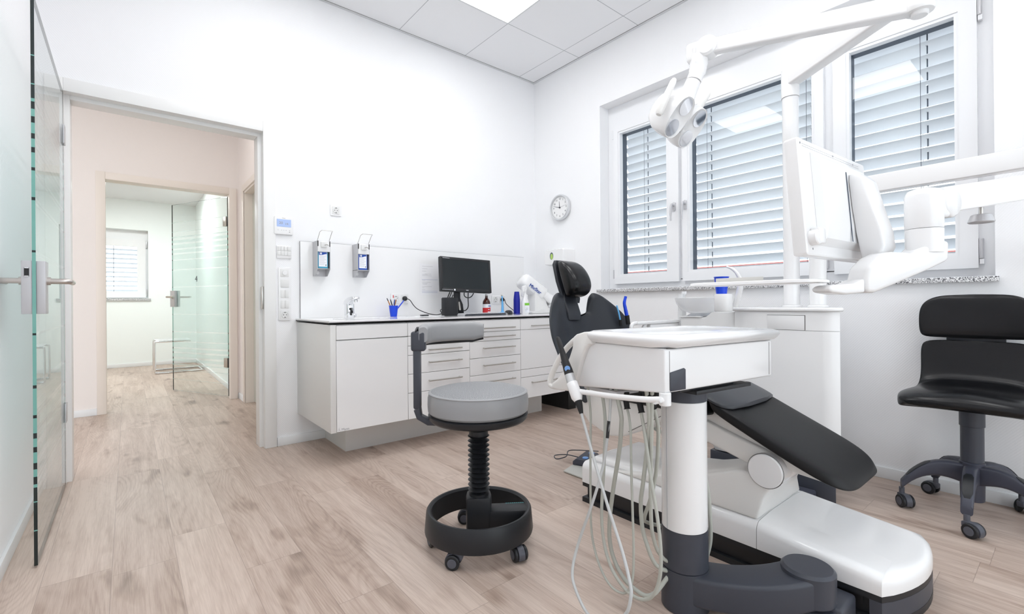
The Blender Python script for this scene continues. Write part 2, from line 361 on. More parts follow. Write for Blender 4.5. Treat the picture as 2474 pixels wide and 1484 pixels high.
# wall A (back wall) with the doorway
DX0, DX1, DZ = -.262, .700, 2.114
b = NB(); bx(b, XL-.15, DX0-.04, YA, YA+.145, 0, 3.3); bx(b, DX1+.035, XB+.3, YA, YA+.145, 0, 3.3); bx(b, DX0-.04, DX1+.035, YA, YA+.145, DZ+.035, 3.3)
structure('wall_back', b, 'wall')
b = NB(); bx(b, XL-.15, XL, YBACK-.15, YA, 0, 3.3); structure('wall_left', b, 'wall')
b = NB(); KX0, KX1, KZ0, KZ1 = .2, 3.0, .10, 2.6  # opening cut for the added fill window
bx(b, XL-.15, KX0, YBACK-.15, YBACK, 0, 3.3); bx(b, KX1, XB+.3, YBACK-.15, YBACK, 0, 3.3); bx(b, KX0, KX1, YBACK-.15, YBACK, 0, KZ0); bx(b, KX0, KX1, YBACK-.15, YBACK, KZ1, 3.3); structure('wall_behind', b, 'wall')
WY0, WY1, WZ0, WZ1 = .250, 2.616, 1.045, 2.647
b = NB(); bx(b, XB, XB+.30, YBACK-.15, WY0, 0, 3.3); bx(b, XB, XB+.30, WY1, YA+.145, 0, 3.3); bx(b, XB, XB+.30, WY0, WY1, 0, WZ0); bx(b, XB, XB+.30, WY0, WY1, WZ1, 3.3)
structure('wall_right', b, 'wall')
# ceiling: mineral tiles in a grid, with edge trim
b = NB(); bx(b, XL, XB, YBACK, YA, ZC, ZC+.15)
GX = [2.935-.626*k for k in range(6)]; GY = [2.830-.626*k for k in range(8)]
for gx in GX:
    bx(b, gx-.0022, gx+.0022, YBACK, YA, ZC-.0006, ZC+.001, mi=1)
for gy in GY: bx(b, XL, XB, gy-.0022, gy+.0022, ZC-.0006, ZC+.001, mi=1)
for q in ((XL, XB, YA-.022, YA), (XB-.022, XB, YBACK, YA-.022), (XL, XL+.022, YBACK, YA-.022)): bx(b, *q, ZC-.004, ZC+.001, mi=2)
for q in ((XL+.022, XB-.022, YA-.0245, YA-.022), (XB-.0245, XB-.022, YBACK, YA-.022)): bx(b, *q, ZC-.001, ZC+.001, mi=3)
structure('ceiling', b, ['ceil', 'seam', 'grid', 'shadow'])
# skirting boards
SH = .059
b = NB(); bx(b, XL, XL+.012, YBACK, YA-.013, 0, SH, .002); structure('baseboard_left', b, 'skirting')
b = NB(); bx(b, .775, XB-.012, YA-.012, YA, 0, SH, .002); structure('baseboard_back', b, 'skirting')
b = NB(); bx(b, XB-.012, XB, YBACK, YA, 0, SH, .002); structure('baseboard_right', b, 'skirting')
# door lining and casing of the doorway
b = NB(); Y0, Y1 = YA-.012, YA+.157
for s, xi, xo in ((-1, DX0, DX0-.072), (1, DX1, DX1+.072)):
    bx(b, min(xi, xo), max(xi, xo), Y0, YA, 0, DZ+.072, .003)
    bx(b, min(xi, xi+s*.04), max(xi, xi+s*.04), YA, YA+.05, 0, DZ+.04)
    bx(b, min(xi-s*.022, xi+s*.04), max(xi-s*.022, xi+s*.04), YA+.05, Y1, 0, DZ+.04, .002)
    bx(b, min(xi-s*.022, xo), max(xi-s*.022, xo), YA+.145, Y1, 0, DZ+.072)
bx(b, DX0, DX1, Y0, YA, DZ, DZ+.072, .003); bx(b, DX0, DX1, YA, YA+.05, DZ, DZ+.036); bx(b, DX0+.022, DX1-.022, YA+.05, Y1, DZ-.022, DZ+.036, .002)
structure('trim_1', b, 'frame')
b = NB(); bx(b, DX1-.012, DX1-.0005, YA+.004, YA+.030, .93, 1.08, .001); structure('trim_2', b, 'steel', label='steel strike plate')
# corridor beyond
b = NB(); YF = 5.49; FX0, FX1, FZ = -.150, .800, 2.085
bx(b, -3.2, FX0-.03, YF, YF+.125, 0, 2.9); bx(b, FX1+.03, 1.6, YF, YF+.125, 0, 2.9); bx(b, FX0-.03, FX1+.03, YF, YF+.125, FZ+.03, 2.9)
structure('wall_corridor', b, 'wall_pink')
b = NB(); bx(b, .885, 1.02, YA+.145, 4.25, 0, 2.9); bx(b, .885, 1.02, 5.195, YF, 0, 2.9); bx(b, .885, 1.02, 4.25, 5.195, 2.07, 2.9); structure('wall_corridor_right', b, 'wall_pink')
b = NB(); bx(b, -3.2, -3.1, YA+.145, 9.6, 0, 2.9); structure('wall_corridor_left', b, 'wall_pink')
b = NB(); bx(b, -3.2, 1.1, YA+.145, YF+.1, 2.80, 2.9); structure('ceiling_corridor', b, 'ceil_plain')
b = NB(); bx(b, -3.1, FX0-.065, YF-.012, YF, 0, SH, .002); structure('baseboard_corridor', b, 'skirting')
b = NB(); bx(b, .873, .885, 5.27, YF-.001, 0, SH, .002); bx(b, FX1+.07, .872, YF-.012, YF, 0, SH); structure('baseboard_corridor_right', b, 'skirting')
b = NB()
for s, xi in ((-1, FX0), (1, FX1)):
    xo = xi+s*.065
    bx(b, min(xi, xo), max(xi, xo), YF-.012, YF, 0, FZ+.065, .003); bx(b, min(xi, xi+s*.03), max(xi, xi+s*.03), YF, YF+.075, 0, FZ+.03)
    bx(b, min(xi+s*.006, xi+s*.03), max(xi+s*.006, xi+s*.03), YF+.075, YF+.125, 0, FZ+.03)
bx(b, FX0, FX1, YF-.012, YF, FZ, FZ+.065, .003); bx(b, FX0, FX1, YF, YF+.125, FZ, FZ+.03)
structure('trim_3', b, 'frame_far')
b = NB()   # door frame in the corridor's right wall
for s, yi in ((1, 5.200), (-1, 4.245)):
    bx(b, .873, .885, min(yi, yi+s*.065), max(yi, yi+s*.065), 0, 2.135, .003); bx(b, .885, .99, min(yi, yi-s*.02), max(yi, yi-s*.02), 0, 2.07)
bx(b, .873, .885, 4.245, 5.2, 2.07, 2.135, .003); bx(b, .885, .99, 4.265, 5.18, 2.05, 2.07)
structure('trim_4', b, 'frame_far')
b = NB(); bx(b, .955, .985, 4.266, 5.179, .006, 2.049, .002); d3 = structure('door_3', b, mat('door_leaf_grey', srgb(200, 202, 192), .4))
# the far treatment room
Y4 = 9.444
b = NB(); bx(b, .885, 1.0, YF+.125, Y4, 0, 2.9); structure('wall_far_right', b, 'wall_mint')
b = NB(); W40, W41, W4a, W4b = -1.15, .252, 1.075, 2.155
bx(b, -3.1, W40, Y4, Y4+.28, 0, 2.9); bx(b, W41, 1.0, Y4, Y4+.28, 0, 2.9); bx(b, W40, W41, Y4, Y4+.28, 0, W4a); bx(b, W40, W41, Y4, Y4+.28, W4b, 2.9); structure('wall_far', b, 'wall_mint')
b = NB(); bx(b, -3.2, 1.1, YF+.1, Y4+.1, 2.62, 2.9); structure('ceiling_far', b, 'ceil_plain')
b = NB(); bx(b, -3.1, .873, Y4-.012, Y4, 0, SH, .002); structure('baseboard_far', b, 'skirting')
b = NB(); bx(b, .873, .885, YF+.13, Y4, 0, SH, .002); structure('baseboard_far_right', b, 'skirting')

# ------------------------------------------------------------------ ceiling lights
def ceiling_light(x0, x1, y0, y1, z, m, label, group=None):
    t = thing('ceiling_light', ((x0+x1)/2, (y0+y1)/2, z), 0, label, 'ceiling light', group)
    f = NB(); e = .012
    for q in ((x0, x1, y0, y0+e), (x0, x1, y1-e, y1), (x0, x0+e, y0+e, y1-e), (x1-e, x1, y0+e, y1-e)): bx(f, *q, z-.006, z+.001)
    obj('frame', f, 'grid', t)
    d = NB(); bx(d, x0+e, x1-e, y0+e, y1-e, z-.004, z+.0005); obj('diffuser', d, m, t)
    return t
for i, (k, j, lab) in enumerate(((1, 0, 'square white ceiling light panel cut by the top edge, near the corner'), (3, 0, 'square ceiling light panel mirrored in the middle window pane'), (3, 2, 'square ceiling light panel mirrored in the right window pane'), (1, 2, 'square ceiling light panel above the dental chair'), (1, 4, 'square ceiling light panel overhead in front of the window wall'), (3, 4, 'square ceiling light panel overhead at the camera side'))):
    ceiling_light(GX[k+1]+.003, GX[k]-.003, GY[j+1]+.003, GY[j]-.003, ZC-.001, 'panel', lab, 'square light panels in the tiled ceiling')
ceiling_light(-1.6, -1.0, 6.8, 7.4, 2.62, 'panel2', 'unseen square ceiling light added to brighten the far treatment room'); ceiling_light(-.2, .4, 7.6, 8.2, 2.62, 'panel2', 'unseen square light added over the tube frame chair to brighten the far room')  # both out of view, put in to light the far room
ceiling_light(-1.9, -1.3, 4.2, 4.8, 2.80, 'panel3', 'square corridor ceiling light left of the doorway'); ceiling_light(.0, .6, 4.2, 4.8, 2.80, 'panel3', 'square corridor ceiling light just past the doorway')

# ------------------------------------------------------------------ windows
def slats(y0, y1, z0, z1, x, wdt=.080, pitch=.072, ang=39):
    bm = NB(); a = math.radians(ang); z = z1-.02; n = 5
    while z > z0:
        top, bot = [], []
        for k in range(n+1):
            t = k/n; u = t*wdt; c = .009*math.sin(PI*t)
            px = x+u*math.cos(a)-c*math.sin(a)*-1*0; pz = z-u*math.sin(a)+c
            top.append((px, pz+.0008)); bot.append((px, pz))
        pts = top+bot[::-1]
        R = [[(p[0], yy, p[1]) for p in pts] for yy in (y0, y1)]
        loft(bm, R); z -= pitch
    return bm
def cords(ys, z0, z1, x):
    bm = NB()
    for y in ys:
        cyl(bm, (x-.004, y, z0), (x-.004, y, z1), .0013, seg=6); cyl(bm, (x+.074, y+.004, z0-.03), (x+.074, y+.004, z1), .0013, seg=6)
        z = z1-.03
        while z > z0:
            bx(bm, x+.010, x+.012, y-.030, y-.024, z-.045, z-.006, mi=1); bx(bm, x-.002, x+.016, y-.031, y-.022, z-.006, z-.002, mi=2); z -= .072
    return bm
win = thing('window_1', (XB+.114, (WY0+WY1)/2, WZ0+.03), 0, kind='structure')
XF = 3.262; GZ0, GZ1 = 1.1955, 2.393
panes = [(2.036, 2.478, 2.540, 1.931, 2.25), (1.036, 1.8415, 1.900, .972, None), (.3975, .842, .922, .314, None)]
b = NB()  # fixed frame and mullions
bx(b, XF, XF+.08, WY0+.001, .330, 1.075, WZ1-.001); bx(b, XF, XF+.08, 2.525, WY1-.001, 1.075, WZ1-.001); bx(b, XF, XF+.08, .33, 2.525, 1.075, 1.135); bx(b, XF, XF+.08, .33, 2.525, 2.455, WZ1-.001)
bx(b, XF, XF+.08, 1.87, 1.965, 1.13, 2.46); bx(b, XF, XF+.08, .885, 1.00, 1.13, 2.46)
obj('window_frame', b, 'pvc', win)
for i, (ga, gb_, sb, sa, _) in enumerate(panes):
    s = NB(); X0, X1 = 3.232, 3.28
    S0, S1 = 1.114, 2.470
    for q in ((sa, ga-.016, S0, S1), (gb_+.016, sb, S0, S1), (ga-.016, gb_+.016, S0, GZ0-.016), (ga-.016, gb_+.016, GZ1+.016, S1)): bx(s, X0, X1, *q, .0025 if 0 else 0)
    for q in ((ga-.017, ga, GZ0-.017, GZ1+.017), (gb_, gb_+.017, GZ0-.017, GZ1+.017), (ga, gb_, GZ0-.017, GZ0), (ga, gb_, GZ1, GZ1+.017)): bx(s, X0+.006, X1, *q)
    so = obj('sash', s, 'pvc', win)
    g = NB(); bx(g, 3.272, 3.276, ga-.005, gb_+.005, GZ0-.005, GZ1+.005); obj('glass_pane', g, 'wglass', so)
    k = NB(); o_ = .012
    for q in ((ga-.012, ga, GZ0-.012, GZ1+.012), (gb_, gb_+.012, GZ0-.012, GZ1+.012), (ga, gb_, GZ0-.012, GZ0), (ga, gb_, GZ1, GZ1+.012)): bx(k, 3.2805, 3.338, *q)
    obj('gasket', k, 'gasket', so)
    for hz in (1.16, 2.36):
        if i == 2:
            h = NB(); bx(h, 3.236, 3.262, .297, .313, hz, hz+.10, .002); cyl(h, (3.240, .303, hz+.004), (3.240, .303, hz+.096), .006, seg=12); bx(h, 3.238, 3.26, .295, .311, hz-.026, hz-.002, mi=1); obj('hinge', h, ['silver', 'pvc'], win)
        if i == 0:
            h = NB(); cyl(h, (3.238, 2.549, hz), (3.238, 2.549, hz+.075), .006, seg=12); obj('hinge', h, 'silver' if hz < 2 else 'pvc', win)
        if i == 1 and hz < 2:
            h = NB(); bx(h, 3.236, 3.262, .955, .971, hz-.01, hz+.09, .002); obj('hinge', h, 'silver', win)
for i, y in enumerate((1.965, 1.873)):
    h = NB(); prism(h, [(y+p[0], 1.685+p[1]) for p in rrect(.026, .070, .0125)], 'x', 3.221, 3.233, .002); cyl(h, (3.224, y, 1.695), (3.198, y, 1.695), .009, seg=16)
    tube(h, [(3.200, y, 1.700), (3.190, y+.002, 1.69), (3.186, y+.004, 1.64), (3.186, y+.004, 1.575)], [.009, .0085, .008, .0065], 10, 4)
    obj('handle', h, 'silver', win)
b = NB(); bx(b, XB-.030, XF-.001, WY0-.014, WY1+.026, 1.043, 1.068, .002); structure('trim_5', b, 'granite', label='speckled grey granite window sill')
for i, (ga, gb_, lab) in enumerate(((2.0, 2.515, 'silver slatted outside blind behind the narrow left window sash'), (1.0, 1.876, 'silver slatted outside blind behind the wide middle window sash'), (.362, .878, 'silver slatted outside blind behind the right window sash'))):
    t = thing('venetian_blind', (3.40, (ga+gb_)/2, GZ0-.05), 0, lab, 'blind', 'outside venetian blinds of the window')
    obj('slats', slats(ga, gb_, GZ0-.05, GZ1+.06, 3.350), 'slat', t)
    ys = {0: [2.31], 1: [1.76, 1.10], 2: [.545]}[i]
    obj('cord', cords(ys, GZ0-.05, GZ1+.05, 3.350), ['cord', 'gasket', 'chrome'], t)
# the far room's window
w2 = thing('window_2', (-.3, Y4+.12, 1.12), 0, kind='structure')
b = NB(); yy = Y4+.11
bx(b, W40+.001, W41-.001, yy+.03, yy+.09, 2.0, W4b-.001); bx(b, W40+.001, W41-.001, yy+.03, yy+.09, W4a+.001, 1.10); bx(b, .19, W41-.001, yy+.03, yy+.09, 1.1, 2.0); bx(b, W40+.001, W40+.06, yy+.03, yy+.09, 1.1, 2.0); obj('window_frame', b, 'pvc', w2)
b = NB()
for q in ((.115, .225, 1.085, 2.02), (-1.08, -.98, 1.085, 2.02), (-.98, .115, 1.085, 1.185), (-.98, .115, 1.90, 2.02)): bx(b, q[0], q[1], yy-.01, yy+.03, q[2], q[3])
so = obj('sash', b, 'pvc', w2); g = NB(); bx(g, -.985, .12, yy+.012, yy+.016, 1.18, 1.905); obj('glass_pane', g, 'wglass', so)
for z in (1.12, 1.89):
    h = NB(); bx(h, .226, .246, yy-.005, yy+.02, z, z+.10, .002); obj('hinge', h, 'silver', w2)
b = NB(); bx(b, W40-.03, W41+.03, Y4-.03, yy+.02, 1.040, 1.074, .002); structure('trim_6', b, 'granite', label='granite sill of the far window')
t = thing('venetian_blind', (-.4, Y4+.2, 1.15), 0, 'white slatted blind in the window of the far room', 'blind')
s = slats(-1.1, .17, 1.15, 1.95, 0, pitch=.072, ang=15); s.transform(Matrix.Translation((0, 0, 0)) @ Matrix(((0, 1, 0, -.0), (1, 0, 0, yy+.06), (0, 0, 1, 0), (0, 0, 0, 1)))); obj('slats', s, 'slat', t)
s = NB(); cyl(s, (-.17, yy+.055, 1.15), (-.17, yy+.055, 1.95), .003, seg=6); obj('cord', s, 'cord', t)

# unseen window added behind the camera to let in fill daylight
w3 = thing('window_fill', ((KX0+KX1)/2, YBACK-.08, KZ0), 0, kind='structure')
b = NB()
for q in ((KX0, KX0+.07, KZ0, KZ1), (KX1-.07, KX1, KZ0, KZ1), (KX0+.07, KX1-.07, KZ0, KZ0+.07), (KX0+.07, KX1-.07, KZ1-.07, KZ1), (1.61, 1.69, KZ0+.07, KZ1-.07)): bx(b, q[0], q[1], YBACK-.12, YBACK-.05, q[2], q[3])
f = obj('window_frame', b, 'pvc', w3); g = NB(); bx(g, KX0+.06, 1.615, YBACK-.088, YBACK-.084, KZ0+.06, KZ1-.06); bx(g, 1.685, KX1-.06, YBACK-.088, YBACK-.084, KZ0+.06, KZ1-.06); obj('glass_pane', g, 'wglass', f)

# ------------------------------------------------------------------ outside
b = NB(); bx(b, 3.6, 40, -30, 40, -.6, -.5); bx(b, -20, 3.6, 10.5, 40, -.6, -.5); tag(structure('ground', b, 'grass'))
h = thing('house', (15, 2, -.5), 0, 'white house with red tiled roof seen through the blinds', 'house')
b = NB(); bx(b, 13, 18, -8, 12, -.5, 1.55); obj('wall', b, 'render_', h)
b = NB(); prism(b, [(12.5, 1.50), (18.5, 1.50), (15.5, 2.15)], 'y', -8.4, 12.4); obj('roof', b, 'roof', h)
h = thing('hedge', (-1, 16, -.5), 0, 'pale green hedge behind the far window', 'hedge')
b = NB(); random.seed(9)
for k in range(60): x = -6+12*random.random(); lathe(b, [(.05, 0), (.5, .3), (.6, .8), (.45, 1.3), (.05, 1.6)], (x, 16+random.random(), -.5+.25*random.random()), 10)
obj('foliage', b, mat('foliage', srgb(120, 145, 90), .8), h)
# ------------------------------------------------------------------ glass doors
def lever(bm, c, n, d):
    """c root on the plate, n outward, d lever direction"""
    c, n, d = Vector(c), Vector(n), Vector(d)
    cyl(bm, c, c+n*.010, .015, seg=20); tube(bm, [c+n*.005, c+n*.045, c+n*.058+d*.006, c+n*.062+d*.020, c+n*.062+d*.125], .0105, 14, 4)
d1 = thing('door_1', (-.266, YA, .008), 0, kind='structure')
b = NB(); bx(b, -.271, -.261, 2.437, YA-.012, .008, 2.105)
o = obj('glass_pane', b, ['dglass', 'dedge'], d1)
for p in o.data.polygons:
    if abs(p.normal.x) < .5: p.material_index = 1
lk = NB(); bx(lk, -.300, -.2712, 2.442, 2.520, .932, 1.128, .002); bx(lk, -.2608, -.236, 2.442, 2.520, .932, 1.128, .002); lo = obj('lock_case', lk, 'silver', d1)
b = NB(); bx(b, -.292, -.279, 2.4395, 2.4420, 1.070, 1.102); obj('latch', b, ['black'], lo); b = NB(); bx(b, -.291, -.280, 2.4385, 2.4412, 1.0995, 1.1025); bx(b, -.291, -.280, 2.4385, 2.4412, 1.0695, 1.0725); obj('latch_plate', b, 'chrome', lo)
b = NB(); lever(b, (-.300, 2.480, 1.055), (-1, 0, 0), (0, 1, 0)); b.transform(Matrix.Translation((0, 0, 0))); obj('handle', b, 'satin', d1)
b = NB(); lever(b, (-.236, 2.480, 1.055), (1, 0, 0), (0, 1, 0)); obj('handle', b, 'satin', d1)
for z in (1.82, .345):
    b = NB(); bx(b, -.276, -.2715, YA-.062, YA-.012, z, z+.10, .001); bx(b, -.2605, -.254, YA-.062, YA-.012, z, z+.10, .001); bx(b, -.276, -.254, YA-.0115, YA-.0015, z, z+.10, .001); obj('hinge', b, 'silver', d1)
ang = math.atan2(.379-.806, 6.494-5.60)
d2 = thing('door_2', (.806, 5.615, .008), math.atan2(6.494-5.615, .379-.806), kind='structure')
wd = .955
b = NB(); bx(b, 0.004, wd, -.005, .005, .004, 2.085-.008); o = obj('glass_pane', b, ['dglass', 'dedge'], d2, local=True)
for p in o.data.polygons:
    if abs(p.normal.y) < .5: p.material_index = 1
b = NB(); bx(b, wd-.085, wd-.004, -.030, -.0052, .935, 1.115, .002); bx(b, wd-.085, wd-.004, .0052, .030, .935, 1.115, .002); lo = obj('lock_case', b, 'silver', d2, local=True)
b = NB(); lever(b, (wd-.045, .030, 1.045), (0, 1, 0), (-1, 0, 0)); obj('handle', b, 'satin', d2, local=True)
b = NB(); lever(b, (wd-.045, -.030, 1.045), (0, -1, 0), (-1, 0, 0)); obj('handle', b, 'satin', d2, local=True)
for z in (1.77, .30):
    b = NB(); bx(b, .004, .062, -.014, -.0052, z, z+.10, .001); bx(b, .004, .062, .0052, .014, z, z+.10, .001); obj('hinge', b, 'steel', d2, local=True)
    b = NB(); bx(b, -.018, .003, -.010, .010, z, z+.10, .001); obj('hinge', b, 'black', d2, local=True)

# ================================================================== CABINET RUN
FY = 2.764      # plane of the fronts
CZ0, CZ1 = .207, .838
def front(bm, x0, x1, z0, z1): bx(bm, x0+.0015, x1-.0015, FY, FY+.019, z0+.0015, z1-.0015, .0012, 1)
def pull(par, x0, x1, z):
    b = NB(); tube(b, [(x0, FY-.026, z), (x1, FY-.026, z)], .0052, 10)
    for q in (x0+.012, x1-.012): cyl(b, (q, FY+.001, z), (q, FY-.024, z), .0045, seg=10)
    return obj('handle', b, 'steel', par)
def carcass(t, x0, x1, side=False):
    b = NB(); bx(b, x0+.0015, x1-.0015, FY+.0205, YA-.001, CZ0, CZ1); 
    return obj('cabinet_body', b, ['carc'], t)
t = thing('sink_cabinet', (1.15, 3.1, CZ0), 0, 'tall fronted white sink cabinet at the left end of the counter', 'cabinet', 'wall hung cabinet units')
carcass(t, .9395, 1.398)
b = NB(); bx(b, .905, .938, FY-.001, YA-.001, CZ0-.001, CZ1, .001); obj('side_panel', b, 'carc', t)
b = NB(); front(b, .939, 1.398, .7475, CZ1-.004); obj('fascia', b, 'gloss', t)
b = NB(); front(b, .939, 1.398, CZ0, .7445); dr = obj('door', b, 'gloss', t)
text('lettering', 'Mann', .021, onA(.967, FY-.0004, .2195), 'greytxt', dr)
b = NB()
for q in (((.945, .214), (.952, .228), (.959, .214)), ((.949, .212), (.955, .222), (.961, .212))):
    for a, c in zip(q, q[1:]): tube(b, [(a[0]+.0, FY-.0005, a[1]), (c[0], FY-.0005, c[1])], .0006, 5)
cyl(b, (.9525, FY-.0002, .2315), (.9525, FY-.0009, .2315), .0013, seg=10); obj('emblem', b, 'greytxt', dr)
t = thing('drawer_cabinet', (1.64, 3.1, CZ0), 0, 'white drawer cabinet right of the sink cabinet, partly behind the stool', 'cabinet', 'wall hung cabinet units')
carcass(t, 1.398, 1.881)
for z0, z1, hz in ((.7475, CZ1-.004, None), (.684, .7475, .7165), (.623, .684, .652), (.500, .623, .569), (.377, .500, .446), (CZ0, .377, .32)):
    b = NB(); front(b, 1.398, 1.881, z0, z1); o = obj('drawer', b, 'gloss', t)
    if hz: pull(o, 1.54, 1.80, hz)
t = thing('drawer_cabinet', (2.12, 3.1, CZ0), 0, 'white drawer cabinet with steel bar handles under the monitor', 'cabinet', 'wall hung cabinet units')
carcass(t, 1.881, 2.3585)
for z0, z1, hz in ((.7475, CZ1-.004, .776), (.680, .7475, .713), (.5595, .680, .630), (.436, .5595, .505), (CZ0, .436, .386)):
    b = NB(); front(b, 1.881, 2.3585, z0, z1); o = obj('drawer', b, 'gloss', t); pull(o, 1.988, 2.285, hz)
t = thing('waste_cabinet', (2.6, 3.1, CZ0), 0, 'white cabinet at the window end of the counter, behind the dental chair', 'cabinet', 'wall hung cabinet units')
carcass(t, 2.3585, 2.851)
for nm, z0, z1, hz in (('drawer', .7475, CZ1-.004, .777), ('door', .437, .7475, None), ('fascia', .374, .437, None), ('drawer', CZ0, .374, .329)):
    b = NB(); front(b, 2.3585, 2.851, z0, z1); o = obj(nm, b, 'gloss', t)
    if hz: pull(o, 2.46, 2.76, hz)
b = NB(); bx(b, 1.088, 2.829, 3.036, YA-.0125, 0.0, CZ0-.002); tag(obj('cabinet_plinth', b, 'plinth'), 'set back grey plinth under the wall hung white cabinets', 'plinth')
t = thing('worktop', (2.0, 3.1, .84), 0, 'thin white worktop with a black edge and built in basin', 'worktop')
b = NB(); bx(b, .898, XB-.001, FY-.006, YA-.001, .8525, .862); bx(b, .898, XB-.001, FY-.0062, YA-.001, .846, .8524, mi=1); obj('slab', b, ['gloss', 'core'], t)
b = NB(); lathe(b, [(.155, .0), (.165, .0008), (.163, .0016), (.15, .0022), (.12, .0012), (.0005, .0006)], (1.24, 3.09, .8621), 40, Matrix.Translation((1.24, 3.09, 0)) @ Matrix.Scale(1.25, 4, (1, 0, 0)) @ Matrix.Translation((-1.24, -3.09, 0))); obj('basin', b, 'plastic', t)
b = NB(); bx(b, .927, 2.985, YA-.010, YA-.0005, .8625, 1.400); bx(b, .9262, .9269, YA-.010, YA-.0005, .8625, 1.400, mi=1); bx(b, .927, 2.985, YA-.0095, YA-.0005, 1.4001, 1.4011, mi=1)
tag(obj('backsplash', b, ['gloss', 'core']), 'white splashback panel on the wall above the counter', 'splashback')

# ------------------------------------------------------------------ wall A fittings
def socket(par, x, z, s=.050, name='socket_insert'):
    b = NB(); prism(b, [(x+p[0], z+p[1]) for p in rrect(s, s, .003)], 'y', YW-.010, YW-.004); lathe(b, [(.0205, 0), (.0205, .0035), (.0195, .0035), (.0185, .0008), (.0003, .0008)], (0, 0, 0), 28, Matrix.Translation((x, YW-.0095, z)) @ Matrix.Rotation(PI/2, 4, 'X'))
    o = obj(name, b, 'plastic2', par)
    b = NB()
    for dx, dz in ((-.0095, 0), (.0095, 0)): cyl(b, (x+dx, YW-.0102, z+dz), (x+dx, YW-.0112, z+dz), .0027, seg=12)
    for dz in (.0165, -.0165): bx(b, x-.003, x+.003, YW-.0142, YW-.0102, z+dz-.0018, z+dz+.0018)
    obj('contact', b, 'black', o); return o
YW = YA
t = thing('thermostat', (.822, YA, 1.437), 0, 'white square wall thermostat with a blue display', 'thermostat')
b = NB(); prism(b, [(.822+p[0], 1.4965+p[1]) for p in rrect(.119, .119, .007)], 'y', YA-.017, YA, .003); obj('housing', b, 'plastic', t)
b = NB(); bx(b, .778, .868, YA-.0178, YA-.0168, 1.488, 1.540); o = obj('display', b, 'led', t)
text('digits', '20', .024, onA(.792, YA-.0181, 1.514), 'greytxt', o); text('digits', '19.', .020, onA(.830, YA-.0181, 1.509), 'greytxt', o)
b = NB()
for x in (.786, .808, .822, .836, .858): bx(b, x-.002, x+.002, YA-.0176, YA-.0168, 1.464, 1.467)
bx(b, .855, .861, YA-.0176, YA-.0168, 1.452, 1.457); bx(b, .812, .832, YA-.0176, YA-.0168, 1.5465, 1.5490); obj('key_marks', b, 'greytxt', t)
t = thing('light_switch', (.825, YA, 1.274), 0, 'white multi button switch plate below the thermostat', 'switch')
b = NB(); bx(b, .779, .872, YA-.009, YA, 1.274, 1.361, .003); obj('plate', b, 'plastic', t)
for j in range(2):
    for i in range(4):
        b = NB(); bx(b, .783+i*.0215, .783+i*.0215+.0205, YA-.012, YA-.0091, 1.295+j*.031, 1.295+j*.031+.030, .0012); obj('button', b, 'plastic2', t)
t = thing('switch_panel', (.827, YA, .850), 0, 'tall white five gang switch and socket panel beside the door frame', 'switch panel')
b = NB(); prism(b, [(.827+p[0], 1.0315+p[1]) for p in rrect(.078, .362, .006)], 'y', YA-.008, YA, .002); obj('plate', b, 'plastic', t)
for k in range(5):
    z = 1.176-.0715*k-.0005
    if k == 4: socket(t, .827, z, .055)
    elif k == 0:
        b = NB(); bx(b, .801, .853, YA-.0105, YA-.0081, z-.026, z+.026, .001); o = obj('rocker', b, 'plastic2', t)
        b = NB(); lathe(b, [(.016, 0), (.0155, .006), (.0145, .007), (.0003, .007)], (0, 0, 0), 24, Matrix.Translation((.827, YA-.0105, z)) @ Matrix.Rotation(PI/2, 4, 'X')); obj('dial', b, 'plastic', o)
    elif k == 1: b = NB(); bx(b, .801, .853, YA-.0115, YA-.0081, z-.026, z+.026, .001); obj('rocker', b, 'plastic2', t)
    else:
        for s in (0, 1): b = NB(); bx(b, .801+s*.0262, .826+s*.0262+.0005, YA-.0115, YA-.0081, z-.026, z+.026, .001); obj('rocker', b, 'plastic2', t)
t = thing('wall_socket', (1.1765, YA, 1.605), 0, 'single white wall socket high above the soap dispensers', 'socket')
b = NB(); prism(b, [(1.1765+p[0], 1.6445+p[1]) for p in rrect(.080, .080, .006)], 'y', YA-.008, YA, .002); obj('plate', b, 'plastic', t); socket(t, 1.1765, 1.6445, .055)
YW = YA-.010
t = thing('wall_socket', (1.672, YW, .96), 0, 'double white socket behind the pen cup with a black plug in it', 'socket')
b = NB(); prism(b, [(1.672+p[0], 1.000+p[1]) for p in rrect(.152, .080, .006)], 'y', YW-.008, YW, .002); obj('plate', b, 'plastic', t); socket(t, 1.637, 1.0, .055); socket(t, 1.708, 1.0, .055)
t = thing('wall_socket', (2.665, YW, .95), 0, 'double white socket behind the light blue brush holder', 'socket')
b = NB(); prism(b, [(2.665+p[0], .990+p[1]) for p in rrect(.152, .080, .006)], 'y', YW-.008, YW, .002); obj('plate', b, 'plastic', t); socket(t, 2.630, .990, .055); socket(t, 2.701, .990, .055)
def plug_cord(label, x, z, pts):
    t = thing('power_cord', (x, YW-.0105, z-.02), 0, label, 'cord')
    b = NB(); lathe(b, [(.0175, 0), (.0185, .002), (.0185, .016), (.014, .022), (.006, .026)], (0, 0, 0), 24, Matrix.Translation((x, YW-.0145, z)) @ Matrix.Rotation(PI/2, 4, 'X')); obj('plug', b, 'black', t)
    b = NB(); tube(b, [(x, YW-.035, z), (x+.008, YW-.045, z-.002)]+pts, .0032, 8, 6); obj('cord', b, 'black', t); return t
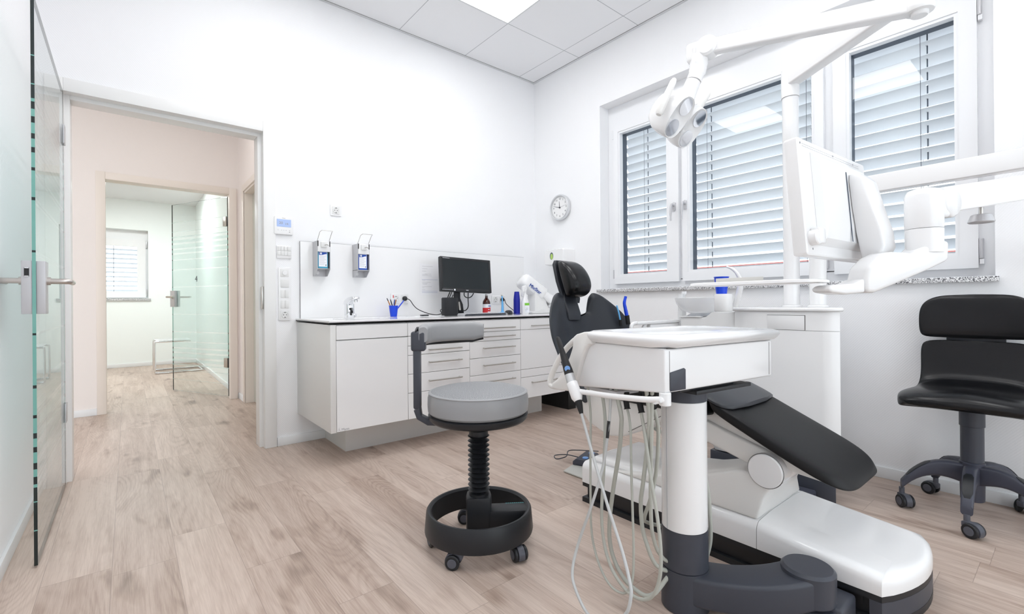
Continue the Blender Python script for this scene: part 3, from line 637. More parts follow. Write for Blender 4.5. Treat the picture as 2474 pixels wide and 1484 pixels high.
plug_cord('black cord looping from its plug to the round speaker', 1.708, 1.0, [(1.74, YW-.05, .985), (1.765, YW-.06, .945), (1.79, YW-.08, .915), (1.83, 3.33, .890), (1.88, 3.30, .872), (1.93, 3.28, .869), (1.975, 3.25, .895), (1.955, 3.23, .915), (1.925, 3.24, .905), (1.935, 3.22, .875), (1.98, 3.20, .868), (2.0, 3.19, .90), (1.965, 3.20, .93), (1.93, 3.21, .91), (1.94, 3.19, .878), (1.965, 3.185, .867), (1.985, 3.19, .8665)])
plug_cord('black cord hanging from the socket beside the light blue brush holder', 2.701, .990, [(2.715, YW-.06, .95), (2.74, 3.33, .90), (2.76, 3.28, .869), (2.72, 3.20, .867), (2.66, 3.15, .867)])

def dispenser(x, lab, liq, top):
    """lever dispenser: open bent sheet housing, bottle, front flap, wire lever"""
    t = thing('soap_dispenser', (x, YW, 1.155), 0, lab, 'dispenser', 'lever soap dispensers')
    w_, d_ = .088, .105; y1 = YW-.0005; y0 = y1-d_
    b = NB()
    side = [(y1, 1.158), (y1, 1.400), (y0, 1.400), (y0, 1.205), (y0+.058, 1.158)]
    prism(b, side, 'x', x-w_/2, x-w_/2+.0025); prism(b, side, 'x', x+w_/2-.0025, x+w_/2); bx(b, x-w_/2, x+w_/2, y1-.002, y1, 1.158, 1.40); bx(b, x-w_/2, x+w_/2, y0+.01, y1, 1.207, 1.210)
    obj('housing', b, 'silver', t)
    b = NB(); bx(b, x-w_/2+.003, x+w_/2-.003, y0-.002, y0+.004, 1.325, 1.402, .001); bx(b, x-w_/2+.003, x+w_/2-.003, y0, y1-.01, 1.399, 1.402); o = obj('front_plate', b, 'plastic', t)
    b = NB(); bx(b, x-.022, x+.020, y0-.012, y0-.0021, 1.355, 1.392, .002); obj('pump', b, 'plastic2', o)
    b = NB(); tube(b, [(x+.004, y0-.012, 1.372), (x+.012, y0-.035, 1.372), (x+.014, y0-.05, 1.364)], .0028, 8, 4); obj('spout', b, 'steel', o)
    b = NB()
    for s in (-1, 1): bx(b, x+s*(w_/2-.004)-.003, x+s*(w_/2-.004)+.003, y0-.0035, y0-.0005, 1.362, 1.400)
    obj('slot', b, 'black', o)
    b = NB(); prism(b, [(x-.003+p[0], (y0+y1)/2-.004+p[1]) for p in rrect(.072, .080, .012)], 'z', 1.211, 1.33, .003); lathe(b, [(.018, 0), (.018, .03), (.012, .032)], (x-.003, (y0+y1)/2, 1.33), 20); bo = obj('bottle', b, liq, t)
    yb = (y0+y1)/2-.0445
    b = NB(); bx(b, x-.032, x+.024, yb-.0008, yb, 1.222, 1.325); obj('label', b, 'label', bo)
    b = NB(); prism(b, [(x-.030, 1.322), (x-.030, 1.302), (x-.005, 1.304), (x+.012, 1.310), (x+.022, 1.311), (x+.022, 1.322)], 'y', yb-.0014, yb-.0009); obj('label_print', b, 'labelb', bo)
    b = NB(); cyl(b, (x-.018, yb-.0015, 1.313), (x-.018, yb-.0022, 1.313), .007, seg=16); obj('label_print', b, 'label', bo)
    b = NB()
    for k in range(9): bx(b, x-.028, x-.028+(.034 if k % 3 else .045), yb-.0012, yb-.0008, 1.295-.0075*k-.0012, 1.295-.0075*k)
    bx(b, x+.012, x+.019, yb-.0012, yb-.0008, 1.226, 1.238); obj('label_print', b, 'greytxt', bo)
    b = NB(); cyl(b, (x-.012, y1-.0021, 1.184), (x-.012, y1-.0035, 1.184), .012, seg=20); obj('sight_disc', b, 'plastic', t)
    b = NB(); h = .048
    tube(b, [(x-w_/2+.004, y0+.03, 1.385), (x-w_/2+.004, y0-.045, 1.455), (x-w_/2+.008, y0-.075, 1.462), (x+w_/2-.008, y0-.075, 1.462), (x+w_/2-.004, y0-.045, 1.455), (x+w_/2-.004, y0+.03, 1.385)], .0022, 8, 0); obj('lever', b, 'steel', t)
    return t
dispenser(1.055, 'lever soap dispenser with a blue green bottle, nearer the door', 'cyanliq', 0)
dispenser(1.340, 'lever soap dispenser with a dark blue bottle, nearer the monitor', 'blueliq', 0)
# notice sheets in clear film
t = thing('notice_sheet', (1.95, YW, 1.03), 0, 'printed notice sheet stuck to the splashback left of the monitor', 'paper')
b = NB(); bx(b, 1.853, 2.030, YW-.0012, YW-.0006, 1.030, 1.290); obj('sheet', b, 'paper', t)
b = NB()
for z, x0, l_ in ((1.268, 1.875, .10), (1.248, 1.875, .05), (1.228, 1.875, .04), (1.205, 1.90, .06), (1.200, 1.875, .05), (1.190, 1.875, .09), (1.15, 1.875, .03), (1.135, 1.875, .08), (1.126, 1.875, .05), (1.12, 1.88, .04), (1.10, 1.875, .09), (1.09, 1.875, .02), (1.075, 1.873, .03)): bx(b, x0, x0+l_, YW-.0016, YW-.0012, z-.0014, z)
obj('print', b, 'greytxt', t); b = NB()
for z in (1.158, 1.062, 1.050): bx(b, 1.873, 2.02, YW-.0016, YW-.0012, z-.0012, z)
obj('print', b, 'bluetxt', t)

# ------------------------------------------------------------------ things on the counter
WZ = .8622
t = thing('faucet', (1.14, 3.06, WZ), 0, 'chrome sensor tap on the counter', 'tap')
b = NB(); prism(b, [(1.138+p[0], 3.09+p[1]) for p in rrect(.052, .062, .014)], 'z', WZ, WZ+.098, .002); obj('body', b, 'chrome', t)
b = NB(); prism(b, [(3.135, .955), (3.135, .975), (3.110, .990), (3.06, 1.003), (3.00, 1.008), (2.965, 1.006), (2.957, .992), (2.975, .984), (3.02, .978), (3.055, .960), (3.068, .955)], 'x', 1.114, 1.162, .006, 3); cyl(b, (1.138, 2.975, .986), (1.138, 2.975, .972), .012, seg=20); obj('spout', b, 'chrome', t)
b = NB(); bx(b, 1.132, 1.144, 3.0575, 3.0595, .885, .935, .001); obj('sensor_window', b, 'black', t)
b = NB(); cyl(b, (1.164, 3.085, .885), (1.180, 3.075, .885), .011, seg=16); obj('mixing_lever', b, 'chrome', t)
# pen cup and pens
t = thing('pen_cup', (1.56, 3.315, WZ), 0, 'blue drinking cup used as a pen holder on the counter', 'cup')
b = NB(); lathe(b, [(.0235, 0), (.025, .001), (.0345, .080), (.036, .080), (.036, .083), (.033, .083), (.0235, .004), (.0005, .003)], (1.56, 3.315, WZ), 28); obj('cup', b, 'blue', t)
def pen(lab, p0, p1, m, tipm, r=.0038):
    t = thing('pen', p0, 0, lab, 'pen', 'pens in the blue cup'); p0, p1 = Vector(p0), Vector(p1); q = p0.lerp(p1, .86)
    b = NB(); cyl(b, p0, q, r, seg=10); obj('barrel', b, m, t); b = NB(); cyl(b, q, p1, r*1.02, r*.7, seg=10); obj('cap', b, tipm, t)
c0 = Vector((1.56, 3.315, WZ+.004))
pen('brown wooden pencil leaning left in the blue cup', c0+Vector((.010, 0, 0)), c0+Vector((-.055, -.004, .135)), 'wood', 'black')
pen('dark pen leaning left in the blue cup', c0+Vector((.014, .006, 0)), c0+Vector((-.030, -.012, .125)), 'dgrey', 'black')
pen('white pen with a red top standing in the blue cup', c0+Vector((-.004, -.008, 0)), c0+Vector((.004, .012, .160)), 'plastic', 'red')
pen('blue ballpoint pen standing in the blue cup', c0+Vector((-.008, .006, 0)), c0+Vector((.012, -.004, .145)), 'bluetxt', 'plastic')
pen('thin brown pencil leaning right in the blue cup', c0+Vector((-.012, 0, 0)), c0+Vector((.032, .010, .145)), 'wood', 'plastic')
pen('blue toothbrush handle leaning far right in the blue cup', c0+Vector((-.016, -.004, 0)), c0+Vector((.088, .006, .118)), 'blue', 'blue', .0045)
# flat papers by the pen cup
b = NB(); bx(b, 1.63, 1.88, 3.10, 3.25, WZ, WZ+.002, mtx=None); tag(obj('paper_sheet', b, 'paper'), 'flat sheet of paper lying on the counter by the pen cup', 'paper')
b = NB(); prism(b, [(1.70, 3.13), (1.77, 3.15), (1.78, 3.19), (1.71, 3.18)], 'z', WZ+.0022, WZ+.012, .002); tag(obj('small_pouch', b, 'dgrey'), 'small dark pouch on the white paper beside the pen cup', 'pouch')
# round speaker
t = thing('speaker', (1.93, 3.11, WZ), 0, 'black rounded smart speaker on the counter left of the monitor', 'speaker')
b = NB(); prism(b, [(1.935+p[0], 3.115+p[1]) for p in rrect(.118, .118, .045, 8)], 'z', WZ, WZ+.138, .003); obj('housing', b, mat('speaker_mesh', (.012, .013, .016), .55, bump=(900, .4, .0006)), t)
b = NB(); prism(b, [(1.935+p[0], 3.115+p[1]) for p in rrect(.110, .110, .042, 8)], 'z', WZ+.1381, WZ+.142, .001); obj('top_plate', b, 'black', t)
# monitor
mr = Matrix.Translation((2.165, 3.235, 1.19)) @ Matrix.Rotation(math.radians(-6), 4, 'Z') @ Matrix.Rotation(math.radians(2.0), 4, 'Y') @ Matrix.Rotation(math.radians(-8), 4, 'X')
t = thing('computer_monitor', (2.13, 3.24, WZ), 0, 'black flat computer monitor on a tall stand on the counter', 'monitor')
W_, H_ = .470, .285
b = NB(); prism(b, rrect(W_, H_, .006), 'y', -.015, .020, .003, mtx=mr); bx(b, -.17, .17, .0205, .045, -.09, .09, .01, mtx=mr); obj('housing', b, 'dgrey', t)
b = NB(); e = .020
for q in ((-W_/2+.002, -W_/2+e, -H_/2+.002, H_/2-.002), (W_/2-e, W_/2-.002, -H_/2+.002, H_/2-.002), (-W_/2+e, W_/2-e, -H_/2+.002, -H_/2+e+.006), (-W_/2+e, W_/2-e, H_/2-e, H_/2-.002)): bx(b, q[0], q[1], -.0175, -.0152, q[2], q[3], .0006, mtx=mr)
obj('bezel', b, 'black', t)
b = NB(); bx(b, -W_/2+e, W_/2-e, -.0160, -.0152, -H_/2+e+.006, H_/2-e, mtx=mr); obj('screen', b, 'screen', t)
b = NB(); bx(b, -.120, -.107, -.0185, -.0176, -.136, -.122, mtx=mr); 
for k in range(8): bx(b, -.222+.012*k, -.216+.012*k, -.0182, -.0176, -.131, -.128, mtx=mr)
bx(b, -.010, .012, -.0182, -.0176, -.131, -.127, mtx=mr); bx(b, -.212, -.150, -.0182, -.0176, .1295, .1315, mtx=mr); obj('marks', b, 'label', t)
b = NB()
for k in range(6): bx(b, .095+.014*k, .103+.014*k, -.012, .0, -.1455, -.1428, mtx=mr)
obj('button', b, 'black', t)
b = NB(); prism(b, [(2.085, .875), (2.165, .875), (2.155, .950), (2.130, 1.0), (2.130, 1.10), (2.075, 1.10), (2.075, 1.0), (2.068, .975)], 'y', 3.262, 3.282, .003)
b2 = NB(); prism(b2, [(2.098+.014, .905), (2.108+.014, .90), (2.118+.012, .905), (2.110+.010, .965), (2.102+.010, .975), (2.094+.012, .965)], 'y', 3.255, 3.2615); obj('stand', b, 'dgrey', t); obj('cable_slot', b2, 'steel', t)
b = NB(); prism(b, [(2.125+p[0], 3.24+p[1]) for p in rrect(.20, .17, .02)], 'z', WZ, WZ+.014, .003); obj('foot', b, 'dgrey', t)
b = NB(); tube(b, [(2.19, 3.27, 1.10), (2.185, 3.29, 1.03), (2.225, 3.30, 1.005), (2.265, 3.29, 1.02), (2.285, 3.27, 1.08)], .0042, 8, 5); tube(b, [(2.215, 3.27, 1.10), (2.225, 3.29, 1.0), (2.232, 3.30, .93), (2.215, 3.31, .90), (2.185, 3.31, .895)], .0042, 8, 5); tube(b, [(2.06, 3.27, 1.10), (2.035, 3.29, 1.03), (2.02, 3.30, .98)], .0042, 8, 5); tube(b, [(2.075, 3.27, 1.10), (2.05, 3.285, 1.03), (2.04, 3.29, 1.0), (2.06, 3.29, 1.0), (2.075, 3.285, 1.03)], .0036, 8, 5); obj('cable', b, 'black', t)
# keyboard and mouse
t = thing('keyboard', (2.19, 3.06, WZ), math.radians(3), 'grey keyboard under clear film on the counter edge below the monitor', 'keyboard')
b = NB(); prism(b, [(-.21, .001), (.21, .001), (.21, .011), (-.21, .011)], 'y', -.07, .075, .002); obj('case', b, 'grey', t, local=True)
b = NB()
for r_ in range(5):
    for k in range(18): bx(b, -.202+.0225*k, -.183+.0225*k, -.064+.026*r_, -.042+.026*r_, .0112, .0145, .001, 1)
obj('keys', b, 'silver', t, local=True)
b = NB(); prism(b, [(-.218, 0), (-.225, .006), (-.205, .017), (.200, .019), (.222, .006), (.215, 0), (.214, .001), (.219, .006), (.199, .0178), (-.204, .0160), (-.222, .006), (-.217, .001)], 'y', -.082, .085); obj('film_cover', b, 'filmw', t, local=True)
t = thing('computer_mouse', (2.475, 3.055, WZ), math.radians(-60), 'black computer mouse on the counter beside the keyboard', 'mouse')
b = NB(); loft(b, [[(p[0], p[1], z) for p in sup(.06*s, .105*s, 24, .8)] for z, s in ((0, .94), (.006, 1), (.016, .97), (.026, .82), (.033, .55), (.036, .2))]); obj('shell', b, 'black', t, local=True)
b = NB(); tube(b, [(0, .05, .012), (.01, .08, .006), (.04, .12, .004), (.09, .15, .004)], .002, 6, 5); obj('cable', b, 'black', t, local=True)
# disinfectant bottle
t = thing('medicine_bottle', (2.275, 3.12, WZ), 0, 'brown bottle with a red and white label below the monitor', 'bottle')
c = (2.385, 3.245, WZ); t.location = c; MW[t.name] = Matrix.Translation(c)
b = NB(); lathe(b, [(.030, 0), (.0335, .003), (.0335, .098), (.031, .112), (.022, .128), (.0135, .138), (.0115, .148), (.0115, .160)], c, 32); obj('glass', b, 'brown', t)
b = NB(); lathe(b, [(.0125, .1605), (.0125, .172), (.011, .174), (.0005, .174)], c, 24); obj('cap', b, 'plastic', t)
for nm, z0, z1, m in (('label', .012, .088, 'label'), ('label_print', .012, .056, 'red')):
    b = NB(); rr2 = .0338 if nm == 'label' else .0341; n = 24
    R = [[(c[0]+q*math.cos(a), c[1]+q*math.sin(a), c[2]+z) for q, z in ((rr2, z0), (rr2, z1), (rr2-.0002, z1), (rr2-.0002, z0))] for a in [math.radians(150+200*k/n) for k in range(n+1)]]
    loft(b, R); o = obj(nm, b, m, t)
b = NB(); bx(b, -.006, .020, -.0352, -.0345, .068, .074); bx(b, .004, .020, -.0352, -.0345, .059, .0625, mi=1); b.transform(Matrix.Translation(c)); obj('label_print', b, ['bluetxt', 'red'], t)
b = NB(); bx(b, -.012, .018, -.0352, -.0345, .014, .024); bx(b, -.008, .006, -.0352, -.0345, .038, .044); b.transform(Matrix.Translation(c)); obj('label_print', b, 'label', t)
# light blue mouth mirror / brush holder
c = (2.50, 3.17, WZ)
t = thing('brush_stand', c, 0, 'light blue upright dental brush on a wide foot on the counter', 'brush')
b = NB(); lathe(b, [(.045, 0), (.045, .004), (.032, .012), (.014, .020), (.009, .026)], c, 28, Matrix.Translation(c) @ Matrix.Scale(1.2, 4, (1, 0, 0)) @ Matrix.Translation(-Vector(c))); obj('foot', b, 'lblue', t)
b = NB(); tube(b, [(c[0], c[1], c[2]+.02), (c[0]+.001, c[1], c[2]+.07), (c[0]-.001, c[1], c[2]+.12), (c[0]-.004, c[1], c[2]+.155)], [.011, .0095, .009, .006, .0055, .0065], 12, 2); obj('stem', b, 'lblue', t)
b = NB(); lathe(b, [(.0065, -.003), (.0075, 0), (.0065, .004), (.002, .004)], (0, 0, 0), 16, Matrix.Translation((c[0]-.006, c[1], c[2]+.161)) @ Matrix.Rotation(math.radians(70), 4, 'Y')); obj('head', b, 'steel', t)
# stack of cups
gx, gy = 2.600, 3.095
for k in range(14):
    b = NB(); z = WZ+.0095*k
    lathe(b, [(.0300, 0), (.0300, .003), (.0285, .004), (.0210, .068), (.0205, .070), (.0003, .070), (.0003, .069), (.0200, .069), (.0275, .003), (.0285, 0)], (gx, gy, z), 24)
    lab = 'topmost upturned dark blue cup of the stack' if k == 13 else 'lowest upturned dark blue cup of the stack, standing on the worktop' if k == 0 else 'upturned dark blue cup in the middle of the stack on the counter'
    tag(obj('drinking_cup', b, 'dblue'), lab, 'cup', 'dark blue cups in the stack')
# spray bottle
c = (2.655, 3.05, WZ)
t = thing('spray_bottle', c, 0, 'white spray bottle with a green label on the counter', 'bottle')
b = NB(); loft(b, [[(c[0]+p[0], c[1]+p[1], c[2]+z) for p in sup(.068*s, .050*s, 28, .75)] for z, s in ((0, .92), (.004, 1), (.105, 1), (.122, .85), (.145, .55), (.165, .42), (.190, .38))]); obj('bottle', b, 'plastic', t)
b = NB(); bx(b, c[0]-.026, c[0]+.026, c[1]-.0262, c[1]-.0255, c[2]+.012, c[2]+.095); o = obj('label', b, 'label', t)
b = NB(); bx(b, c[0]-.026, c[0]+.026, c[1]-.0268, c[1]-.0263, c[2]+.074, c[2]+.095); obj('label_print', b, 'greenl', o)
b = NB()
for z, x0, l_ in ((.048, -.012, .022), (.036, -.020, .030), (.026, -.020, .016)): bx(b, c[0]+x0, c[0]+x0+l_, c[1]-.0268, c[1]-.0263, c[2]+z, c[2]+z+.0025)
obj('label_print', b, 'greytxt', o)
b = NB(); lathe(b, [(.015, 0), (.016, .018), (.012, .022)], (c[0], c[1], c[2]+.188), 20); prism(b, [(c[0]-.030, c[2]+.222), (c[0]-.026, c[2]+.240), (c[0]+.000, c[2]+.248), (c[0]+.020, c[2]+.236), (c[0]+.016, c[2]+.208), (c[0]-.010, c[2]+.208), (c[0]-.022, c[2]+.190), (c[0]-.026, c[2]+.150), (c[0]-.034, c[2]+.152), (c[0]-.030, c[2]+.19)], 'y', c[1]-.011, c[1]+.011, .004); obj('trigger_head', b, 'plastic', t)
# impression material mixer
c = Vector((2.86, 3.12, WZ))
t = thing('mixing_machine', c, 0, 'white impression material mixer leaning on the counter corner', 'mixer')
ax = Vector((.36, -.10, -.25)).normalized(); sd = Vector((0, 1, 0)).cross(ax).normalized(); up = ax.cross(sd)
Mm = Matrix((sd, Vector((0, 1, 0)).lerp(up, 0) if 0 else up*-1, ax)).transposed().to_4x4(); Mm.translation = c+Vector((-.135, .05, .300))
b = NB(); loft(b, [[Mm @ Vector((p[0], p[1], z)) for p in sup(.135*s, .15*s, 32, .62)] for z, s in ((-.02, .55), (-.008, .82), (.01, .97), (.03, 1), (.215, 1), (.225, .95))]); bd = obj('housing', b, 'plastic', t)
b = NB(); loft(b, [[Mm @ Vector((p[0], p[1], z)) for p in sup(.125, .14, 32, .62)] for z in (.2255, .235)]); 
for sx, sy in ((-.05, -.055), (.05, -.055)): cyl(b, Mm @ Vector((sx, sy, .235)), Mm @ Vector((sx, sy, .2375)), .005, seg=12, mi=1)
obj('front_plate', b, ['plastic2', 'silver'], t)
for sy in (-.03, .035):
    b = NB(); cyl(b, Mm @ Vector((0, sy, .2355)), Mm @ Vector((0, sy, .335)), .028 if sy < 0 else .040, seg=24); obj('cartridge_tube', b, 'plastic', t)
for sx in (-.045, .045):
    b = NB(); cyl(b, Mm @ Vector((sx, .0, .2355)), Mm @ Vector((sx, .0, .335)), .0045, seg=12); obj('rail', b, 'chrome', t)
b = NB(); loft(b, [[Mm @ Vector((p[0], p[1], z)) for p in sup(.13, .15, 32, .62)] for z in (.336, .36)]); obj('end_cap', b, 'plastic', t)
b = NB(); prism(b, [(2.76, WZ+.0005), (3.04, WZ+.0005), (3.03, WZ+.02), (2.95, WZ+.06), (2.91, WZ+.15), (2.80, WZ+.20), (2.79, WZ+.02), (2.76, WZ+.015)], 'y', 3.07, 3.18, .006); obj('foot', b, 'plastic2', t)
# writing along the side facing the room
mid = Mm.translation+ax*.055; ns = Vector((-mid.x, -mid.y, .25)); ns = (ns-ax*ns.dot(ax)).normalized(); wy = ns.cross(ax)
Tm = Matrix((ax, wy, ns)).transposed().to_4x4(); Tm.translation = mid+ns*.0790; text('lettering', 'MixStar', .044, Tm, 'bluetxt', bd, .004)

# ------------------------------------------------------------------ wall B fittings
t = thing('wall_clock', (XB, 3.075, 1.845), 0, 'round silver wall clock between corner and window', 'clock')
cc = (XB-.0005, 3.078, 1.846)
Rb = Matrix.Translation(cc) @ Matrix.Rotation(-PI/2, 4, 'Y')
b = NB(); lathe(b, [(.108, 0), (.118, .004), (.122, .030), (.119, .040), (.112, .043), (.107, .041), (.105, .030), (.105, .004)], (0, 0, 0), 48, Rb, closed=True); obj('rim', b, 'alu', t)
b = NB(); lathe(b, [(.1045, .006), (.1045, .026), (.0005, .026)], (0, 0, 0), 40, Rb); fa = obj('dial', b, 'clockf', t)
for k in range(1, 13):
    a = math.radians(90-30*k); text('numeral', str(k), .024, onB(cc[0]-.0268, cc[1]-.080*math.cos(a), cc[2]+.080*math.sin(a)), 'ink', fa, .0003, 'CENTER')
b = NB()
for k in range(60):
    a = 2*PI*k/60; l_ = .006 if k % 5 == 0 else .003; tube(b, [(cc[0]-.0266, cc[1]-(.1005-l_)*math.cos(a), cc[2]+(.1005-l_)*math.sin(a)), (cc[0]-.0266, cc[1]-.1005*math.cos(a), cc[2]+.1005*math.sin(a))], .0005, 4)
obj('minute_track', b, 'ink', fa)
def hand(name, deg, l_, wd, tail=.012):
    a = math.radians(90-deg); b = NB(); d = Vector((0, -math.cos(a), math.sin(a))); s = Vector((0, math.sin(a), math.cos(a)))
    o_ = Vector((cc[0]-.030, cc[1], cc[2])); loft(b, [[o_-d*tail+s*wd, o_-d*tail-s*wd, o_-d*tail-s*wd+Vector((.001, 0, 0)), o_-d*tail+s*wd+Vector((.001, 0, 0))], [o_+d*l_+s*wd*.4, o_+d*l_-s*wd*.4, o_+d*l_-s*wd*.4+Vector((.001, 0, 0)), o_+d*l_+s*wd*.4+Vector((.001, 0, 0))]]); obj(name, b, 'ink', t)
hand('hour_hand', 355, .058, .0028); hand('minute_hand', 285, .085, .0022); hand('second_hand', 80, .085, .0006)
b = NB(); lathe(b, [(.006, .028), (.006, .034), (.0003, .034)], (0, 0, 0), 16, Rb); obj('hub', b, 'ink', t)
t = thing('towel_dispenser', (XB, 3.0, 1.31), 0, 'white paper towel dispenser with green towel showing, below the clock', 'towel dispenser')
b = NB(); D_ = .150
loft(b, [[(XB-x, 3.048+p[0], 1.377+p[1]) for p in rrect(.262*s, .150*s2, .018, 5)] for x, s, s2 in ((.001, 1, 1), (.10, .985, .985), (.130, .95, .94), (.142, .90, .86))]); obj('housing', b, 'plastic', t)
b = NB(); loft(b, [[(XB-.1425, 3.075+.022*math.cos(q), 1.385+.034*math.sin(q)) for q in [2*PI*k/28 for k in range(28)]], [(XB-.1435, 3.075+.021*math.cos(q), 1.385+.033*math.sin(q)) for q in [2*PI*k/28 for k in range(28)]]]); obj('sight_window', b, 'gasket', t)
b = NB(); loft(b, [[(XB-.144, 3.072+.016*math.cos(q), 1.380+.027*math.sin(q)) for q in [2*PI*k/28 for k in range(28)]], [(XB-.1446, 3.072+.016*math.cos(q), 1.380+.027*math.sin(q)) for q in [2*PI*k/28 for k in range(28)]]]); obj('visible_towels', b, 'towel', t)
t = thing('paper_towel', (XB-.08, 3.04, 1.23), 0, 'green paper towel hanging out of the white dispenser', 'paper towel')
b = NB()
R = []
for k in range(9):
    y = 2.985+.11*k/8; z0 = 1.205+.02*(k/8)+.008*math.sin(k*1.4); x = XB-.085+.006*math.sin(k*1.1)
    R.append([(x, y, 1.301), (x-.004, y, (1.3+z0)/2), (x-.002, y, z0), (x-.001, y, z0), (x-.003, y, (1.3+z0)/2), (x+.001, y, 1.301)])
loft(b, R); obj('sheet', b, 'towel', t)
t = thing('floor_box', (3.06, 3.03, 0), 0, 'black box on the floor in the corner under the counter end', 'box')
b = NB(); bx(b, 3.035, XB-.013, 2.905, 3.30, 0, .215, .004); bx(b, 3.0335, 3.0348, 2.905, 3.30, .004, .211); obj('case', b, mat('black_wood', (.02, .02, .02), .35), t)
b = NB(); cyl(b, (3.033, 3.05, .17), (3.0345, 3.05, .17), .003, seg=10); cyl(b, (3.033, 3.02, .155), (3.0345, 3.02, .155), .003, seg=10); obj('screw', b, 'steel', t)

# ================================================================== CASTERS
def caster(par, x, y, ang, R=.027, top=.075, m='slatecaster', m2='dgrey'):
    """twin wheel caster standing on the floor, local coordinates of par"""
    mt = Matrix.Translation((x, y, 0)) @ Matrix.Rotation(ang, 4, 'Z')
    b = NB(); cyl(b, mt @ Vector((0, 0, R*1.55)), mt @ Vector((0, 0, top)), .0105, seg=16)
    pts = [(.022+(R+.003)*math.cos(a), R+(R+.003)*math.sin(a)) for a in [math.radians(-35+q*19) for q in range(12)]]
    inn = [(.022+(R*.45)*math.cos(a), R+(R*.45)*math.sin(a)) for a in [math.radians(-35+q*19) for q in range(12)]][::-1]
    prism(b, pts+inn, 'y', -.0125, .0125, .001, 1, mtx=mt); prism(b, [(-.013, R*1.3), (.02, R*1.2), (.022, R*2.05), (-.004, R*2.05), (-.013, R*1.9)], 'y', -.0125, .0125, .002, mtx=mt)
    o = obj('caster', b, m, par, local=True)
    for s in (-1, 1):
        b = NB(); cyl(b, mt @ Vector((.022, s*.013, R)), mt @ Vector((.022, s*.026, R)), R, seg=28, bev=.003); cyl(b, mt @ Vector((.022, s*.0262, R)), mt @ Vector((.022, s*.0285, R)), R*.62, seg=24, bev=.001, mi=1)
        obj('wheel', b, [m2, m], o, local=True)
    return o

# ================================================================== GREY STOOL
t = thing('operator_stool', (1.08, 1.53, 0), math.radians(-35.2), 'grey round stool with a curved half backrest and black foot ring', 'stool')
b = NB(); lathe(b, [(.2130, .062), (.2150, .070), (.2085, .142), (.203, .150), (.196, .150), (.188, .143), (.186, .075), (.188, .062)], seg=72, closed=True)
bx(b, .03, .195, -.042, .040, .070, .142, .008, 2); obj('foot_ring', b, 'black' if 0 else 'dgrey', t, local=True)
b = NB(); prism(b, [(-.048, -.045), (.045, -.045), (.05, .0), (.045, .045), (-.048, .045), (-.052, 0)], 'z', .055, .196, .008); obj('hub', b, 'dgrey', t, local=True)
b = NB(); prof = [(.0395, .190), (.0395, .205)]
z = .208
while z < .425: prof += [(.0285, z), (.0415, z+.0085), (.0435, z+.010), (.0415, z+.0115)]; z += .0193
prof += [(.034, .428), (.038, .430), (.038, .452), (.034, .455), (.034, .47)]
lathe(b, prof, seg=36); obj('bellows', b, 'dgrey', t, local=True)
b = NB(); lathe(b, [(.05, .468), (.12, .478), (.185, .497), (.196, .508), (.198, .522), (.19, .527), (.10, .526)], seg=64); obj('seat_pan', b, 'dgrey', t, local=True)
b = NB(); lathe(b, [(.150, .5275), (.190, .5285), (.1985, .537), (.2005, .560), (.1995, .590), (.1950, .606)], seg=72); sc = obj('seat_cushion', b, 'vinyl', t, local=True)
b = NB(); lathe(b, [(.1960, .6060), (.1975, .6085), (.1950, .6105), (.1880, .6120)], seg=72); obj('piping', b, 'vinyl', sc, local=True)
b = NB(); lathe(b, [(.1875, .6118), (.16, .6195), (.11, .625), (.05, .6275), (.0005, .628)], seg=72); obj('seat_top', b, 'vmesh', sc, local=True, label='perforated grey seat top')
b = NB(); path = [(-.05, 0, .485), (-.13, 0, .487), (-.20, 0, .493), (-.232, 0, .512), (-.240, 0, .545)]
loft(b, [[(p[0]+(-.018 if i > 2 else 0)*0+(q[1] if i > 2 else 0)*(1 if i > 3 else .7), p[1]+q[0], p[2]+(q[1] if i <= 2 else q[1]*.5)) for q in rrect(.046, .026, .006, 3)] for i, p in enumerate(path)])
bx(b, -.254, -.226, -.023, .023, .545, .785, .006); obj('back_post', b, 'grey', t, local=True)
b = NB(); bx(b, -.262, -.205, -.028, .024, .772, .850, .010, 3); obj('back_bracket', b, 'grey', t, local=True)
def arc_pad(r_in, r_out, z0, z1, a0, a1, rad, n=26):
    bm = NB(); R = []
    for k in range(n+1):
        a = math.radians(a0+(a1-a0)*k/n); e = min(k, n-k); sc_ = min(1, .72+.28*min(e, 3)/3)
        R.append([((((r_in+r_out)/2)+p[0]*sc_)*math.cos(a), (((r_in+r_out)/2)+p[0]*sc_)*math.sin(a), (z0+z1)/2+p[1]*sc_) for p in rrect(r_out-r_in, z1-z0, rad, 4)])
    loft(bm, R); return bm
obj('backrest', arc_pad(.192, .238, .796, .878, 187, 83, .020), 'vinyl', t, local=True)
obj('backrest_shell', arc_pad(.2385, .248, .784, .866, 186, 84, .0045), 'dgrey', t, local=True)
for a in (-113, -41, 31, 103, 175): caster(t, .185*math.cos(math.radians(a)), .185*math.sin(math.radians(a)), math.radians(a*1.7), .027, .066)
b = NB()
for k in range(9): bx(b, .108+.0085*k, .1135+.0085*k, .026, .031, .1425, .1429)
obj('maker_marks', b, mat('teal_print', srgb(90, 165, 170), .5), t, local=True)

